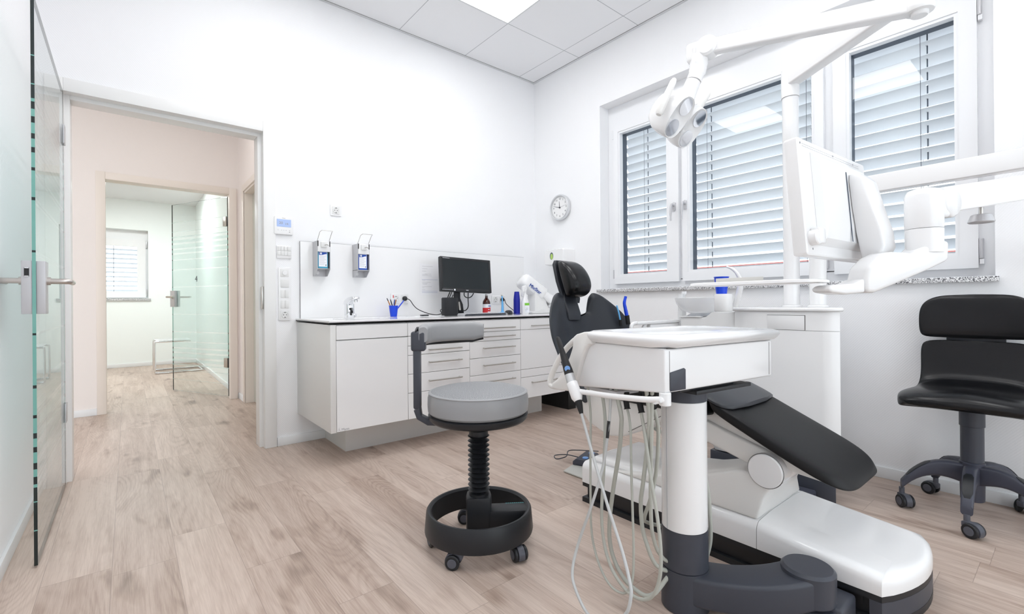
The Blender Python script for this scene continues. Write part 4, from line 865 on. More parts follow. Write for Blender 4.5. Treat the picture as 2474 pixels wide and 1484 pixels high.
# ================================================================== ASSISTANT CHAIR (black, by the wall)
t = thing('assistant_chair', (2.872, .304, 0), math.radians(-88), 'black swivel chair with a two part padded backrest under the window', 'chair')
def leg(a):
    b = NB(); R = []
    n = 12
    for k in range(n+1):
        u = k/n; r = .03+.215*u; zt = .232+.012*math.sin(u*PI*.9)-.115*u**2.6; th = .085-.045*u; wd = .052-.014*u
        R.append([(r*math.cos(a)-q[0]*math.sin(a), r*math.sin(a)+q[0]*math.cos(a), zt-th/2+q[1]) for q in rrect(wd, th, .012, 3)])
    loft(b, R); o = obj('leg', b, 'slate', t, local=True)
    b = NB(); R = []
    for k in range(7):
        u = .52+.40*k/6; r = .03+.215*u; zt = .232+.012*math.sin(u*PI*.9)-.115*u**2.6; wd = (.034 if 0 < k < 6 else .018)
        R.append([(r*math.cos(a)-q[0]*math.sin(a), r*math.sin(a)+q[0]*math.cos(a), zt+q[1]) for q in rrect(wd, .0035, .0015, 2)])
    loft(b, R); obj('foot_pad', b, 'dgrey', o, local=True)
for k, a in enumerate((46, 118, 190, 262, 334)):
    a = math.radians(a+80); leg(a); caster(t, .243*math.cos(a), .243*math.sin(a), a+[.6, 2.0, 1.1, 2.4, .2][k], .029, .085)
b = NB(); cyl(b, (0, 0, .075), (0, 0, .245), .040, .043, 32, bev=.003); obj('hub', b, 'slate', t, local=True)
b = NB(); cyl(b, (0, 0, .246), (0, 0, .420), .039, .039, 32); cyl(b, (0, 0, .400), (0, 0, .500), .0425, .0425, 32, bev=.002); obj('gas_column', b, 'grey', t, local=True)
b = NB(); bx(b, -.10, .10, -.10, .12, .492, .508, .004); bx(b, -.08, .08, .10, .215, .492, .508, .004); bx(b, -.085, .085, .205, .222, .495, .90, .004); obj('seat_mechanism', b, 'dgrey', t, local=True)
# seat and lower back: one moulded upholstery, swept from the front edge up into the lower pad
b = NB(); R = []
path = [(-.225, .508), (-.222, .528), (-.200, .546), (-.13, .560), (-.04, .556), (.06, .553), (.13, .560), (.165, .585), (.180, .630), (.190, .690), (.197, .745), (.203, .768)]
wid = [.34, .41, .455, .475, .475, .44, .40, .385, .383, .388, .385, .33]
thk = [.020, .046, .066, .070, .066, .058, .048, .040, .036, .036, .034, .016]
for i, ((y, z), w_, th) in enumerate(zip(path, wid, thk)):
    y2, z2 = path[min(i+1, len(path)-1)]; y1, z1 = path[max(i-1, 0)]; dy, dz = y2-y1, z2-z1; l_ = math.hypot(dy, dz); nyy, nzz = -dz/l_, dy/l_
    ring = []
    for p in sup(w_, th, 40, .38):
        dome = .012*(1-(2*p[0]/w_)**2) if p[1] > 0 else 0
        if i in (2, 3, 4): dome += .010*math.exp(-(p[0]/.06)**2)*(1 if p[1] > 0 else 0)
        curl = (-.020*(2*p[0]/w_)**2 if i >= 7 else .0)
        ring.append((p[0], y+nyy*(p[1]-th/2+dome)+curl, z+nzz*(p[1]-th/2+dome)+(-.014*(2*p[0]/w_)**4 if i < 7 else 0)))
    R.append(ring)
loft(b, R); o = obj('seat', b, 'leather_s', t, local=True)
md = o.modifiers.new('s', 'SUBSURF'); md.levels = 1; md.render_levels = 2
b = NB(); R = []
hh = [(.776, .32, .020), (.784, .375, .036), (.81, .392, .046), (.87, .394, .048), (.91, .388, .046), (.945, .362, .040), (.970, .30, .030), (.983, .20, .014)]
for z, w_, th in hh:
    R.append([(p[0], .190+.012*(z-.88)*0+p[1]-.030*(2*p[0]/w_)**2*(w_/.394)**2, z) for p in sup(w_, th, 40, .42)])
loft(b, R); o = obj('backrest', b, 'leather_s', t, local=True)
md = o.modifiers.new('s', 'SUBSURF'); md.levels = 1; md.render_levels = 2
b = NB(); bx(b, -.10, .10, .190, .204, .74, .82, .004); obj('back_plate', b, 'leather', t, local=True)

# ================================================================== DENTAL CHAIR
t = thing('dental_chair', (1.91, .95, 0), 0, 'black padded dental patient chair on a white base in the room centre', 'dental chair')
BX0, BX1 = 1.690, 2.135
def foot_outline(i=0.0, y1=1.53):
    pts = [(BX0+i, y1-i), (BX0+i, .37)]
    for k in range(1, 12):
        u = k/12; x = BX0+i+(BX1-BX0-2*i)*u; pts.append((x, .37+i-(.052)*math.sin(PI*u)**.8-.03*u))
    pts += [(BX1-i, .345+i), (BX1-i, y1-i)]
    return pts
b = NB(); prism(b, foot_outline(), 'z', .0, .022); prism(b, foot_outline(.018), 'z', .022, .075); prism(b, foot_outline(.001), 'z', .075, .092); o = obj('base_plinth', b, 'dgrey', t)
b = NB(); bx(b, BX0+.0165, BX0+.0179, .42, 1.50, .024, .073); obj('recess', b, 'black', o)
b = NB(); prism(b, foot_outline(.0005)[1:-1]+[(BX1-.0005, .40), (BX0+.0005, .40)], 'z', .0221, .0749) ; obj('plinth_toe', b, 'grey', o)
# white base covers: section in X-Z swept along Y
def base_cover(y0, y1, zt0, zt1, name, cap_front=False):
    bm = NB(); R = []; n = 14 if cap_front else 8
    for k in range(n+1):
        u = k/n; y = y0+(y1-y0)*u; zt = zt0+(zt1-zt0)*u
        if cap_front:
            e = max(0, (y0+.30-y)/.30)   # falls and rounds towards the toe
            y_in = 0
        r = .032
        xs0, xs1 = BX0, BX1
        sec = [(xs0, .0935)]
        for q in range(6): a = PI-(PI/2)*q/5; sec.append((xs0+r+r*math.cos(a), zt-r+r*math.sin(a)))
        sec.append(((xs0+xs1)/2, zt+.012))
        for q in range(6): a = PI/2-(PI/2)*q/5; sec.append((xs1-r+r*math.cos(a), zt-r+r*math.sin(a)))
        sec.append((xs1, .0935)); sec.append(((xs0+xs1)/2, .0935))
        R.append([(x, y, z) for x, z in sec])
    return bm, R
bm, R = base_cover(.722, 1.53, .186, .190, 'rear'); loft(bm, R); 
prism(bm, [(1.715+p[0]*1, p[1]) for p in []] or [(1.73, 1.50), (1.73, .95), (2.10, .95), (2.10, 1.50)], 'z', .185, .218, .018, 3)
obj('base_cover', bm, 'plastic', t, smooth=50)
bm = NB(); R = []
N_ = 16
out0 = foot_outline(0.0); 
# toe cover: stack of shrinking outlines
def toe(i, z0):
    pts = [(BX0+i, .720)]
    pts += [(p[0], p[1]) for p in foot_outline(i)[1:-1]]
    pts += [(BX1-i, .720)]
    return [(x, y, z0(y)) for x, y in pts]
zt = lambda y: .146+.040*max(0, min(1, (y-.34)/.38))
R = [toe(0, lambda y: .0935), toe(0, lambda y: zt(y)-.030), toe(.003, lambda y: zt(y)-.017), toe(.010, lambda y: zt(y)-.007), toe(.022, lambda y: zt(y)-.001), toe(.036, lambda y: zt(y)+.001), toe(.12, lambda y: zt(y)+.007)]
for r_ in R[2:]:
    for j in (0, -1): r_[j] = (r_[j][0], .720, r_[j][2])
loft(bm, R); obj('toe_cover', bm, 'plastic', t, smooth=50)
# hump that carries the lift arm
b = NB()
lo = [(1.705, .724), (1.705, 1.36), (2.11, 1.36), (2.11, .724)]
hi = [(1.715, .655), (1.715, .80), (1.93, .80), (1.93, .655)]
loft(b, [[(x, y, .187) for x, y in lo], [(1.712, .705, .27), (1.712, 1.00, .262), (2.03, 1.00, .262), (2.03, .705, .27)], [(x, y, .345) for x, y in hi]])
_t = b; bmesh.ops.bevel(_t, geom=[e for e in _t.edges], offset=.012, segments=3, profile=.5, affect='EDGES', clamp_overlap=True)
obj('lift_housing', b, 'cream', t, smooth=60)
b = NB(); prism(b, [(.655, .340), (.69, .325), (.77, .368), (.92, .410), (1.12, .448), (1.30, .470), (1.30, .498), (1.00, .500), (.92, .495), (.85, .472), (.70, .430), (.665, .415), (.650, .38)], 'x', 1.735, 1.905, .010, 3); obj('lift_arm', b, 'cream', t, smooth=50)
b = NB(); cyl(b, (1.704, .698, .367), (1.94, .698, .367), .058, seg=48, bev=.003); obj('pivot_cap', b, 'plastic', t)
b = NB(); cyl(b, (1.7125, .699, .366), (1.7135, .699, .366), .0605, seg=48); obj('pivot_gap', b, 'shadow', t)
# seat
def pad(sections, th_e=.5, n=36, m='leather_d', name='pad', par=None, sub=1):
    """sections: (centre xyz, width, thickness, direction of thickness (y,z))"""
    bm = NB(); R = []
    for (cx, cy, cz), w_, th, (dy, dz) in sections:
        R.append([(cx+p[0], cy+dy*p[1], cz+dz*p[1]) for p in sup(w_, th, n, th_e)])
    loft(bm, R); o = obj(name, bm, m, par)
    if sub: md = o.modifiers.new('s', 'SUBSURF'); md.levels = 1; md.render_levels = 2
    return o
sl = math.atan2(.20, .42); nd = (math.sin(sl), math.cos(sl))   # leg rest tilts down to -Y
LX, LW = 1.911, .425
secs = []
for u, wk, tk in ((0, .93, .5), (.03, .985, .9), (.10, 1, 1), (.3, 1, 1), (.55, 1.0, 1), (.75, .985, .96), (.87, .93, .88), (.94, .82, .72), (.98, .66, .5), (1.0, .42, .2)):
    y = .905-.452*u; z = .573-.206*u-.004*math.sin(PI*u)
    secs.append(((LX, y, z-.004), LW*wk, .074*tk, (nd[0]*-1*-1, nd[1])))
o = pad(secs, .36, m='leather_d', name='leg_rest', par=t)
b = NB(); prism(b, [(.895, .545), (.87, .530), (.52, .375), (.53, .362), (.62, .37), (.88, .470), (.95, .50)], 'x', LX-.16, LX+.16, .008); obj('leg_rest_shell', b, 'cream', t)
b = NB(); prism(b, [(.66, .40), (.60, .375), (.585, .36), (.60, .345), (.66, .34)], 'x', 1.96, 2.09, .004); obj('leg_rest_bracket', b, 'grey', t)
secs = [((LX, 1.46, .545), LW*.9, .05, (0, 1)), ((LX, 1.42, .548), LW, .085, (0, 1)), ((LX, 1.2, .550), LW*1.02, .095, (0, 1)), ((LX, 1.02, .553), LW*1.0, .095, (.1, 1)), ((LX, .945, .553), LW*1.0, .090, (.2, .97)), ((LX, .915, .548), LW*.99, .070, (.35, .93)), ((LX, .905, .545), LW*.93, .03, (.4, .9))]
pad(secs, .42, m='leather_d', name='seat', par=t)
# front flap of the seat lying over the knee end
b = NB(); R = []
for k in range(15):
    u = k/14; y = 1.02-.215*u; w_ = LW*1.0*(1 if u < .66 else math.sqrt(max(.03, 1-((u-.66)/.345)**2.2))*.45+.55*(1-max(0, u-.93)*5))
    z = .6045 if y > .925 else .6145-.475*(.925-y)**1.06
    R.append([(LX+p[0], y, z+p[1]-.020*(2*p[0]/LW)**4) for p in sup(w_, .016, 32, .4)])
loft(b, R); obj('seat_flap', b, 'seatflap', t)
# seat / back under-shell
b = NB(); prism(b, [(1.60, .53), (1.585, .44), (1.52, .375), (1.40, .335), (1.31, .352), (1.12, .455), (1.02, .49), (.97, .515), (.97, .535), (1.3, .52)], 'x', 1.725, 2.095, .018, 3, ang=20); sh = obj('seat_shell', b, 'cream', t, smooth=50)
b = NB(); bx(b, 1.7235, 1.7245, 1.05, 1.30, .440, .4425, mtx=Matrix.Translation((0, 1.18, .44)) @ Matrix.Rotation(math.radians(-31), 4, 'X') @ Matrix.Translation((0, -1.18, -.44))); obj('seam', b, 'shadow', sh)
b = NB(); tube(b, [(2.05, 1.42, .40), (2.10, 1.44, .33), (2.12, 1.38, .29), (2.10, 1.31, .31), (2.06, 1.28, .36)], .010, 10, 8); obj('corrugated_hose', b, 'hose', t)
# backrest: dished oval shell with a notch for the headrest
CXB = 1.906
def interp(tab, x):
    if x <= tab[0][0]: return tab[0][1]
    for (a0, b0), (a1, b1) in zip(tab, tab[1:]):
        if x <= a1: return b0+(b1-b0)*(x-a0)/(a1-a0)
    return tab[-1][1]
HWZ = [(.47, .205), (.50, .245), (.55, .278), (.60, .298), (.70, .322), (.80, .328), (.85, .316), (.90, .288), (.94, .253), (.97, .220), (.99, .195), (1.005, .168), (1.012, .145)]
YCZ = [(.47, 1.565), (.50, 1.585), (.60, 1.640), (.69, 1.685), (.78, 1.732), (.87, 1.758), (.93, 1.768), (1.02, 1.782)]
NIN = [(.900, .078), (.915, .080), (.95, .092), (.98, .105), (1.0, .120), (1.012, .135)]
def grid_shell(th, m, name, par):
    bm = NB(); U = 10
    zs = [.47+.43*j/16 for j in range(17)]+[.90+.112*j/9 for j in range(1, 10)]
    V = len(zs)-1
    def pt(x, z, o_): return Vector((CXB+x, interp(YCZ, z)-.120*(x/.33)**2+o_, z))
    xs = []
    for z in zs:
        ho = interp(HWZ, z); hi_ = 0 if z < .8999 else interp(NIN, z)
        xs.append((hi_, ho))
    for side in (-1, 1):
        F, Bk = [], []
        for j, z in enumerate(zs):
            hi_, ho = xs[j]; rf, rb = [], []
            # below the notch the inner columns spread from the middle
            for i in range(U+1):
                if z < .8999:
                    x = (.078*(i/3) if i <= 3 else .078+(ho-.078)*(i-3)/(U-3)) if ho > .1 else ho*i/U
                else: x = hi_+(ho-hi_)*max(0, (i-3))/(U-3)
                e = min(U-i, 2)/2; e3 = min(min(j, V-j), 2)/2; e2 = 1 if z < .8999 else min(max(0, i-3), 1)
                tt = th*(.25+.75*min(e, e2, e3))
                rf.append(bm.verts.new(pt(side*x, z, -tt/2))); rb.append(bm.verts.new(pt(side*x, z, tt/2)))
            F.append(rf); Bk.append(rb)
        for j in range(V):
            notch = zs[j+1] > .9001
            i0 = 3 if notch else 0
            for i in range(i0, U):
                bm.faces.new((F[j][i], F[j][i+1], F[j+1][i+1], F[j+1][i])); bm.faces.new((Bk[j][i], Bk[j+1][i], Bk[j+1][i+1], Bk[j][i+1]))
            bm.faces.new((F[j][U], Bk[j][U], Bk[j+1][U], F[j+1][U]))
            if notch: bm.faces.new((F[j][3], F[j+1][3], Bk[j+1][3], Bk[j][3]))
        jn = 16
        for i in range(3): bm.faces.new((F[jn][i], F[jn][i+1], Bk[jn][i+1], Bk[jn][i]))
        for i in range(U): bm.faces.new((F[0][i], Bk[0][i], Bk[0][i+1], F[0][i+1]))
        for i in range(3, U): bm.faces.new((F[V][i], F[V][i+1], Bk[V][i+1], Bk[V][i]))
    bmesh.ops.remove_doubles(bm, verts=bm.verts, dist=1e-5)
    bmesh.ops.delete(bm, geom=[v for v in bm.verts if not v.link_faces], context='VERTS')
    o = obj(name, bm, m, par, smooth=80)
    md = o.modifiers.new('s', 'SUBSURF'); md.levels = 1; md.render_levels = 2
    return o
grid_shell(.048, 'leather', 'backrest', t)
# headrest bracket and cushion
b = NB(); R = []
for (y, z, w_, th) in ((1.730, .87, .095, .03), (1.735, .905, .10, .034), (1.755, .935, .10, .036), (1.780, .97, .10, .034), (1.80, 1.01, .10, .030), (1.835, 1.08, .10, .026), (1.862, 1.15, .09, .02)):
    xo_ = -.012-.042*max(0, min(1, (1.03-z)/.12)); R.append([(CXB+xo_+p[0], y+p[1]*.95, z+p[1]*.3) for p in rrect(w_, th, th*.3, 3)])
loft(b, R); obj('headrest_bracket', b, 'leather', t)
b = NB(); R = []
HX = CXB-.012
for v, w_, d_ in ((0, .10, .03), (.07, .135, .075), (.22, .155, .110), (.45, .162, .120), (.7, .158, .105), (.88, .145, .080), (.97, .12, .05), (1, .09, .025)):
    z = .985+.205*v; yb = 1.775+.070*v
    R.append([(HX+p[0], yb-d_/2+p[1]+.0*(p[0]), z+(-.10*(p[1]-0))) for p in sup(w_, d_, 32, .62)])
loft(b, R); o = obj('headrest', b, 'leather_s', t); md = o.modifiers.new('s', 'SUBSURF'); md.levels = 1; md.render_levels = 2
b = NB(); R = []
for v, w_ in ((0, .11), (.1, .14), (.5, .155), (.9, .14), (1, .10)):
    z = .955+.240*v; yb = 1.782+.082*v
    R.append([(HX+p[0], yb+p[1], z) for p in rrect(w_, .022, .008, 3)])
loft(b, R); obj('headrest_back', b, 'leather', t)

# floor plate, foot switch with cable behind the chair
b = NB(); prism(b, [(1.893, 1.855), (1.893, 1.545), (2.25, 1.545), (2.25, 1.93), (2.12, 1.925)], 'z', .003, .010, .001); prism(b, [(1.898, 1.850), (1.898, 1.545), (2.245, 1.545), (2.245, 1.92), (2.12, 1.915)], 'z', 0, .0028, mi=1); tag(obj('floor_plate', b, ['bumper', 'rubber']), 'flat pale grey floor plate sticking out behind the dental chair base', 'floor plate')
t = thing('foot_switch', (2.10, 1.865, .010), math.radians(20), 'dark foot switch with blue buttons on the pale floor plate', 'foot switch')
b = NB(); prism(b, [(-.055, 0), (.055, 0), (.055, .020), (.035, .038), (-.035, .038), (-.055, .020)], 'x', -.085, .085, .004); obj('housing', b, 'slate', t, local=True)
for x in (-.05, .05): b = NB(); lathe(b, [(.018, 0), (.017, .005), (.0005, .007)], (x, -.012, .0385), 24); obj('button', b, 'button', t, local=True)
b = NB(); tube(b, [(.0, .055, .02), (-.02, .12, .03), (-.08, .17, .035), (-.12, .14, .03), (-.05, .11, .03), (.05, .14, .03), (.12, .11, .02), (.20, .0, .008)], .003, 6, 6); obj('cable', b, 'grey', t, local=True)

# ================================================================== DELIVERY UNIT (instrument table on its column)
C0 = Vector((1.109, .706, 0)); AA = Vector((.9925, -.122, 0)); BB = Vector((.122, .9925, 0))
DM = Matrix((AA, BB, Vector((0, 0, 1)))).transposed().to_4x4(); DM.translation = C0
t = thing('instrument_table', (1.36, .80, 0), 0, 'white dentist instrument table on a column in front of the patient chair', 'instrument table')
CX_, CY_ = 1.360, .800
# lower column, swivel arm and bracket
b = NB(); cyl(b, (CX_, CY_, .002), (CX_, CY_, .128), .072, seg=48); obj('column_foot', b, 'grey', t)
b = NB(); cyl(b, (CX_, CY_, .130), (CX_, CY_, .250), .070, seg=48); obj('column_sleeve', b, 'grey', t)
b = NB(); cyl(b, (CX_, CY_, .2505), (CX_, CY_, .650), .0685, seg=64, bev=.0015); o = obj('column', b, 'plastic', t)
b = NB(); bx(b, CX_-.0672, CX_-.0640, CY_+.0195, CY_+.0203, .252, .648); obj('seam', b, 'seam', o)
b = NB(); cyl(b, (CX_, CY_, .6505), (CX_, CY_, .688), .0700, seg=48, bev=.001); obj('column_collar', b, 'grey', t)
b = NB(); bx(b, .155, .430, -.015+.03, .25, .6885, .700, .002, mtx=DM); bx(b, .10, .36, .03, .20, .700, .712, .002, mtx=DM); obj('table_bearer', b, 'dgrey', t)
PV = Vector((1.572, .522, 0))
b = NB(); pa, pb = Vector((CX_, CY_, 0)), PV; R = []
for k in range(13):
    u = k/12; mid = (pa+pb)/2+Vector((-.045, -.045, 0)); p = (1-u)**2*pa+2*u*(1-u)*mid+u*u*pb
    d = (2*(1-u)*(mid-pa)+2*u*(pb-mid)).normalized(); s_ = Vector((d.y, -d.x, 0)); w_ = .125+.004*u; h_ = .090
    zc = .078+.036*u*u
    R.append([(p.x+s_.x*q[0], p.y+s_.y*q[0], zc+q[1]) for q in rrect(w_, h_, .012, 4)])
loft(b, R); obj('swivel_arm', b, 'grey', t, smooth=50)
b = NB(); cyl(b, PV+Vector((0, 0, .066)), PV+Vector((0, 0, .165)), .072, seg=48, bev=.008); obj('pivot', b, 'grey', t)
b = NB(); cyl(b, PV+Vector((0, 0, .0)), PV+Vector((0, 0, .063)), .078, seg=48, bev=.004); bx(b, 1.56, 1.688, .43, .585, 0, .075, .012, 3); obj('floor_bracket', b, 'grey', t)
# body of the table: white box, underside dropping towards the instrument side
def boxpts(z0a, z0b, z1, a0, a1, b0, b1): return [[(a0, b0, z0a), (a1, b0, z0a), (a1, b1, z0b), (a0, b1, z0b)], [(a0, b0, z1), (a1, b0, z1), (a1, b1, z1), (a0, b1, z1)]]
b = NB(); prism(b, [(0, .7135), (.355, .681), (.362, .69), (.345, .725), (.325, .77), (.305, .81), (.285, .832), (0, .832)], 'x', 0, .525, .006, 3, mtx=DM, ang=20); bo = obj('table_body', b, 'plastic', t)
b = NB(); prism(b, [(.020, .7165), (.085, .7165), (.085, .772), (.078, .776), (.020, .768)], 'y', -.0015, .004, .001, mtx=DM); obj('grip_recess', b, 'grey', bo, label='small grey corner plate')
b = NB(); bx(b, .018, .0188, -.0008, .003, .72, .826, mtx=DM); bx(b, .507, .508, -.0008, .003, .72, .826, mtx=DM); bx(b, .01, .515, -.0006, .003, .8325, .8345, mtx=DM); obj('seam', b, 'shadow', bo)
# tray rim with chamfered corners and sunken surface
def rim(o_, z, ch=.05): 
    a0, a1, b0, b1 = -.022-o_, .542+o_, -.022-o_, .322+o_
    return [(a0+ch, b0, z), (a1-ch*.5, b0, z), (a1, b0+ch*.5, z), (a1, b1-ch, z), (a1-ch, b1, z), (a0+ch, b1, z), (a0, b1-ch, z), (a0, b0+ch, z)]
b = NB(); loft(b, [rim(-.018, .8332), rim(-.006, .836), rim(.002, .846), rim(.006, .855), rim(.003, .863), rim(-.006, .8675), rim(-.020, .869), rim(-.044, .868), rim(-.052, .8650), rim(-.056, .8640)]); b.transform(DM)
rm = obj('tray_rim', b, 'plastic', t, smooth=45)
b = NB(); loft(b, [rim(-.0565, .8645, .045), rim(-.0575, .8650, .045)]); b.transform(DM); obj('glass_mat', b, mat('glass_worktop', (.82, .83, .84), .14, coat=.2), rm)
# side cheek sweeping into the handle loop
OUT = [(.255, .858), (.304, .8600), (.350, .845), (.389, .824), (.425, .798), (.457, .765), (.485, .730), (.503, .700), (.514, .672), (.508, .660), (.483, .652), (.42, .655), (.361, .664), (.330, .684)]
HOL = [(.352, .843), (.385, .822), (.418, .794), (.448, .758), (.474, .722), (.492, .692), (.498, .676), (.480, .672), (.455, .686), (.425, .715), (.395, .752), (.370, .790), (.352, .822)]
inner_edge = [(.352, .820), (.372, .782), (.400, .742), (.428, .706), (.452, .683), (.482, .667)]
def ribbon(bm, pts, w0, w1, a0, a1):
    """solid band following pts (b, z); width w across, from a0 to a1 in depth"""
    R = []; n = len(pts)
    sp = spline([(0, p[0], p[1]) for p in pts], 4); m_ = len(sp)
    for i, p in enumerate(sp):
        d = (sp[min(i+1, m_-1)]-sp[max(i-1, 0)]).normalized(); nn = Vector((0, -d.z, d.y)); w_ = w0+(w1-w0)*i/(m_-1); 
        R.append([((a0+a1)/2+q[0], p.y+nn.y*q[1], p.z+nn.z*q[1]) for q in rrect(a1-a0, w_, min(w_, a1-a0)*.42, 4)])
    loft(bm, R)
b = NB(); ribbon(b, [(.262, .851), (.305, .852), (.349, .842), (.389, .818), (.425, .789), (.457, .754), (.483, .718), (.500, .688), (.503, .668), (.485, .662), (.45, .664), (.40, .668), (.372, .674)], .017, .017, -.014, .006)
b.transform(DM); obj('handle_loop', b, 'cream', t, smooth=60)
b = NB()
for a0 in (-.016, .518):
    prism(b, [(.27, .826), (.285, .866), (.31, .864), (.345, .855), (.362, .845), (.366, .81), (.383, .775), (.408, .735), (.435, .705), (.458, .688), (.480, .676), (.480, .658), (.43, .656), (.385, .664), (.372, .668), (.352, .700), (.335, .740), (.318, .780), (.300, .812), (.285, .824)], 'x', a0, a0+.024, .006, 3, mtx=DM, ang=18)
bx(b, .02, .50, .335, .352, .70, .72, .004, mtx=DM)
obj('side_cheek', b, 'cream', t, smooth=50)
# hose ports, holder bar and hoses
b = NB(); bx(b, .02, .12, .20, .35, .672, .684, .003, mtx=DM); obj('port_block', b, 'silver', t)
b = NB(); tube(b, [tuple(DM @ Vector(p)) for p in ((-.045, .335, .676), (-.042, .18, .684), (-.035, .05, .694), (-.02, -.002, .700))], .0085, 12, 5); cyl(b, DM @ Vector((.012, -.002+.012, .678)), DM @ Vector((.012, .010, .714)), .016, seg=20, bev=.002); tube(b, [tuple(DM @ Vector(p)) for p in ((-.03, .01, .695), (.012, .010, .695))], .009, 10); obj('holder_bar', b, 'plastic', t)
HOSES = [
 (.0046, [(1.169,1.032,.690),(1.170,1.021,.594),(1.173,1.025,.483),(1.176,1.029,.314),(1.179,1.029,.206),(1.179,1.010,.132),(1.177,.975,.079),(1.175,.939,.058),(1.173,.900,.061),(1.173,.877,.082),(1.173,.862,.125),(1.176,.860,.205),(1.179,.865,.332),(1.182,.870,.427),(1.185,.874,.554),(1.189,.882,.603),(1.193,.894,.633)]),
 (.0062, [(1.173,.979,.690),(1.173,.964,.603),(1.174,.965,.524),(1.177,.973,.428),(1.180,.986,.274),(1.181,.977,.180),(1.179,.946,.115),(1.175,.901,.082),(1.172,.863,.073),(1.169,.827,.079),(1.167,.795,.101),(1.166,.774,.137),(1.166,.761,.194),(1.168,.762,.263),(1.171,.775,.349),(1.175,.795,.434),(1.179,.808,.496),(1.182,.821,.566),(1.185,.836,.632)]),
 (.0080, [(1.176,.925,.695),(1.181,.907,.612),(1.189,.912,.571),(1.197,.927,.488),(1.209,.962,.350),(1.218,.984,.246),(1.226,.991,.170),(1.231,.977,.111),(1.234,.942,.066),(1.236,.902,.049),(1.238,.863,.045),(1.250,.840,.057),(1.270,.830,.075),(1.295,.820,.10),(1.330,.81,.12)]),
 (.0075, [(1.172,.810,.715),(1.181,.805,.631),(1.191,.816,.553),(1.203,.843,.413),(1.214,.860,.341),(1.223,.861,.261),(1.231,.849,.207),(1.245,.840,.164),(1.265,.832,.137),(1.295,.822,.12),(1.33,.81,.12)]),
 (.0068, [(1.180,.793,.715),(1.190,.804,.556),(1.200,.813,.487),(1.210,.822,.370),(1.219,.826,.285),(1.235,.830,.238),(1.255,.832,.198),(1.275,.830,.170),(1.295,.822,.150),(1.33,.81,.14)]),
 (.0070, [(1.212,.810,.645),(1.224,.804,.587),(1.236,.812,.524),(1.252,.830,.436),(1.265,.86,.34),(1.29,.90,.26),(1.34,.92,.22),(1.40,.89,.20),(1.46,.80,.20)]),
 (.0075, [(1.430,.835,.690),(1.462,.812,.560),(1.464,.805,.449),(1.460,.776,.351),(1.459,.767,.250),(1.459,.767,.180),(1.455,.779,.12),(1.435,.785,.09)])]
for r_, pts in HOSES:
    b = NB(); tube(b, pts, r_*.84, 12, 6); obj('hose', b, 'hose', t)
for p0, p1 in (((1.198, .905, .676), (1.192, .891, .628)), ((1.190, .850, .680), (1.184, .833, .628)), ((1.181, .796, .690), (1.2105, .809, .645)), ((1.196, .959, .682), (1.195, .957, .660))):
    b = NB(); p0, p1 = Vector(p0), Vector(p1); d = (p1-p0).normalized(); L_ = (p1-p0).length
    lathe(b, [(.014, 0), (.0145, L_*.35), (.009, L_*.42), (.0085, L_*.96), (.0105, L_*.965), (.0105, L_)], (0, 0, 0), 20, Matrix.Translation(p0) @ d.to_track_quat('Z', 'Y').to_matrix().to_4x4()); obj('hose_boot', b, 'rubber', t)
# camera handpiece parked in the white holder
t = thing('camera_handpiece', (1.09, 1.02, .615), 0, 'black dental camera wand with a blue button in its white holder', 'handpiece')
w0 = DM @ Vector((-.055, .392, .842)); w1 = DM @ Vector((-.055, .334, .729)); w2 = DM @ Vector((-.055, .322, .704)); w3 = DM @ Vector((-.055, .290, .650)); w4 = Vector((1.082, .981, .615))
def along(p0, p1, prof, seg=24):
    bm = NB(); d = (p1-p0).normalized(); L_ = (p1-p0).length
    lathe(bm, [(r, z*L_) for r, z in prof], (0, 0, 0), seg, Matrix.Translation(p0) @ d.to_track_quat('Z', 'Y').to_matrix().to_4x4()); return bm
obj('wand', along(w0, w1, [(.003, -.03), (.0066, -.01), (.0078, .05), (.0085, .3), (.0120, .65), (.0150, .9), (.0154, 1.0)]), 'black', t)
obj('collar', along(w1, w2+Vector((0, 0, 0)), [(.0150, .01), (.0154, 1.0)]), 'alu', t, label='silver metal collar')
obj('holder', along(w2, w3, [(.0165, .0), (.0185, .05), (.0185, .80), (.013, .99)], 16), 'plastic', t)
obj('strain_relief', along(w3, w4, [(.0115, .01), (.010, .4), (.0060, 1.0)]), 'rubber', t)
pbt = w0.lerp(w1, .84); dv = (Vector((0, 0, .96))-pbt); dv.z = 0; dv.normalize()
b = NB(); cyl(b, pbt+dv*.0115, pbt+dv*.0168, .0092, .0086, seg=24); obj('button', b, 'button', t)
b = NB(); tube(b, [(1.082,.981,.615),(1.072,.941,.536),(1.063,.907,.472),(1.046,.852,.383),(1.017,.780,.292),(.992,.737,.236),(.981,.727,.210),(.972,.736,.167),(.968,.789,.108),(1.001,.889,.076),(1.030,.964,.102),(1.054,.998,.132),(1.085,1.003,.199),(1.100,.963,.322),(1.118,.944,.405),(1.138,.940,.465),(1.147,.932,.549),(1.157,.931,.612),(1.167,.934,.690)], .0044, 10, 6); obj('cable', b, 'hose_w', t)
b = along(Vector((1.146, .9325, .538)), Vector((1.153, .9315, .590)), [(.0052, 0), (.0052, 1)], 12); obj('cable_tag', b, 'black', t)

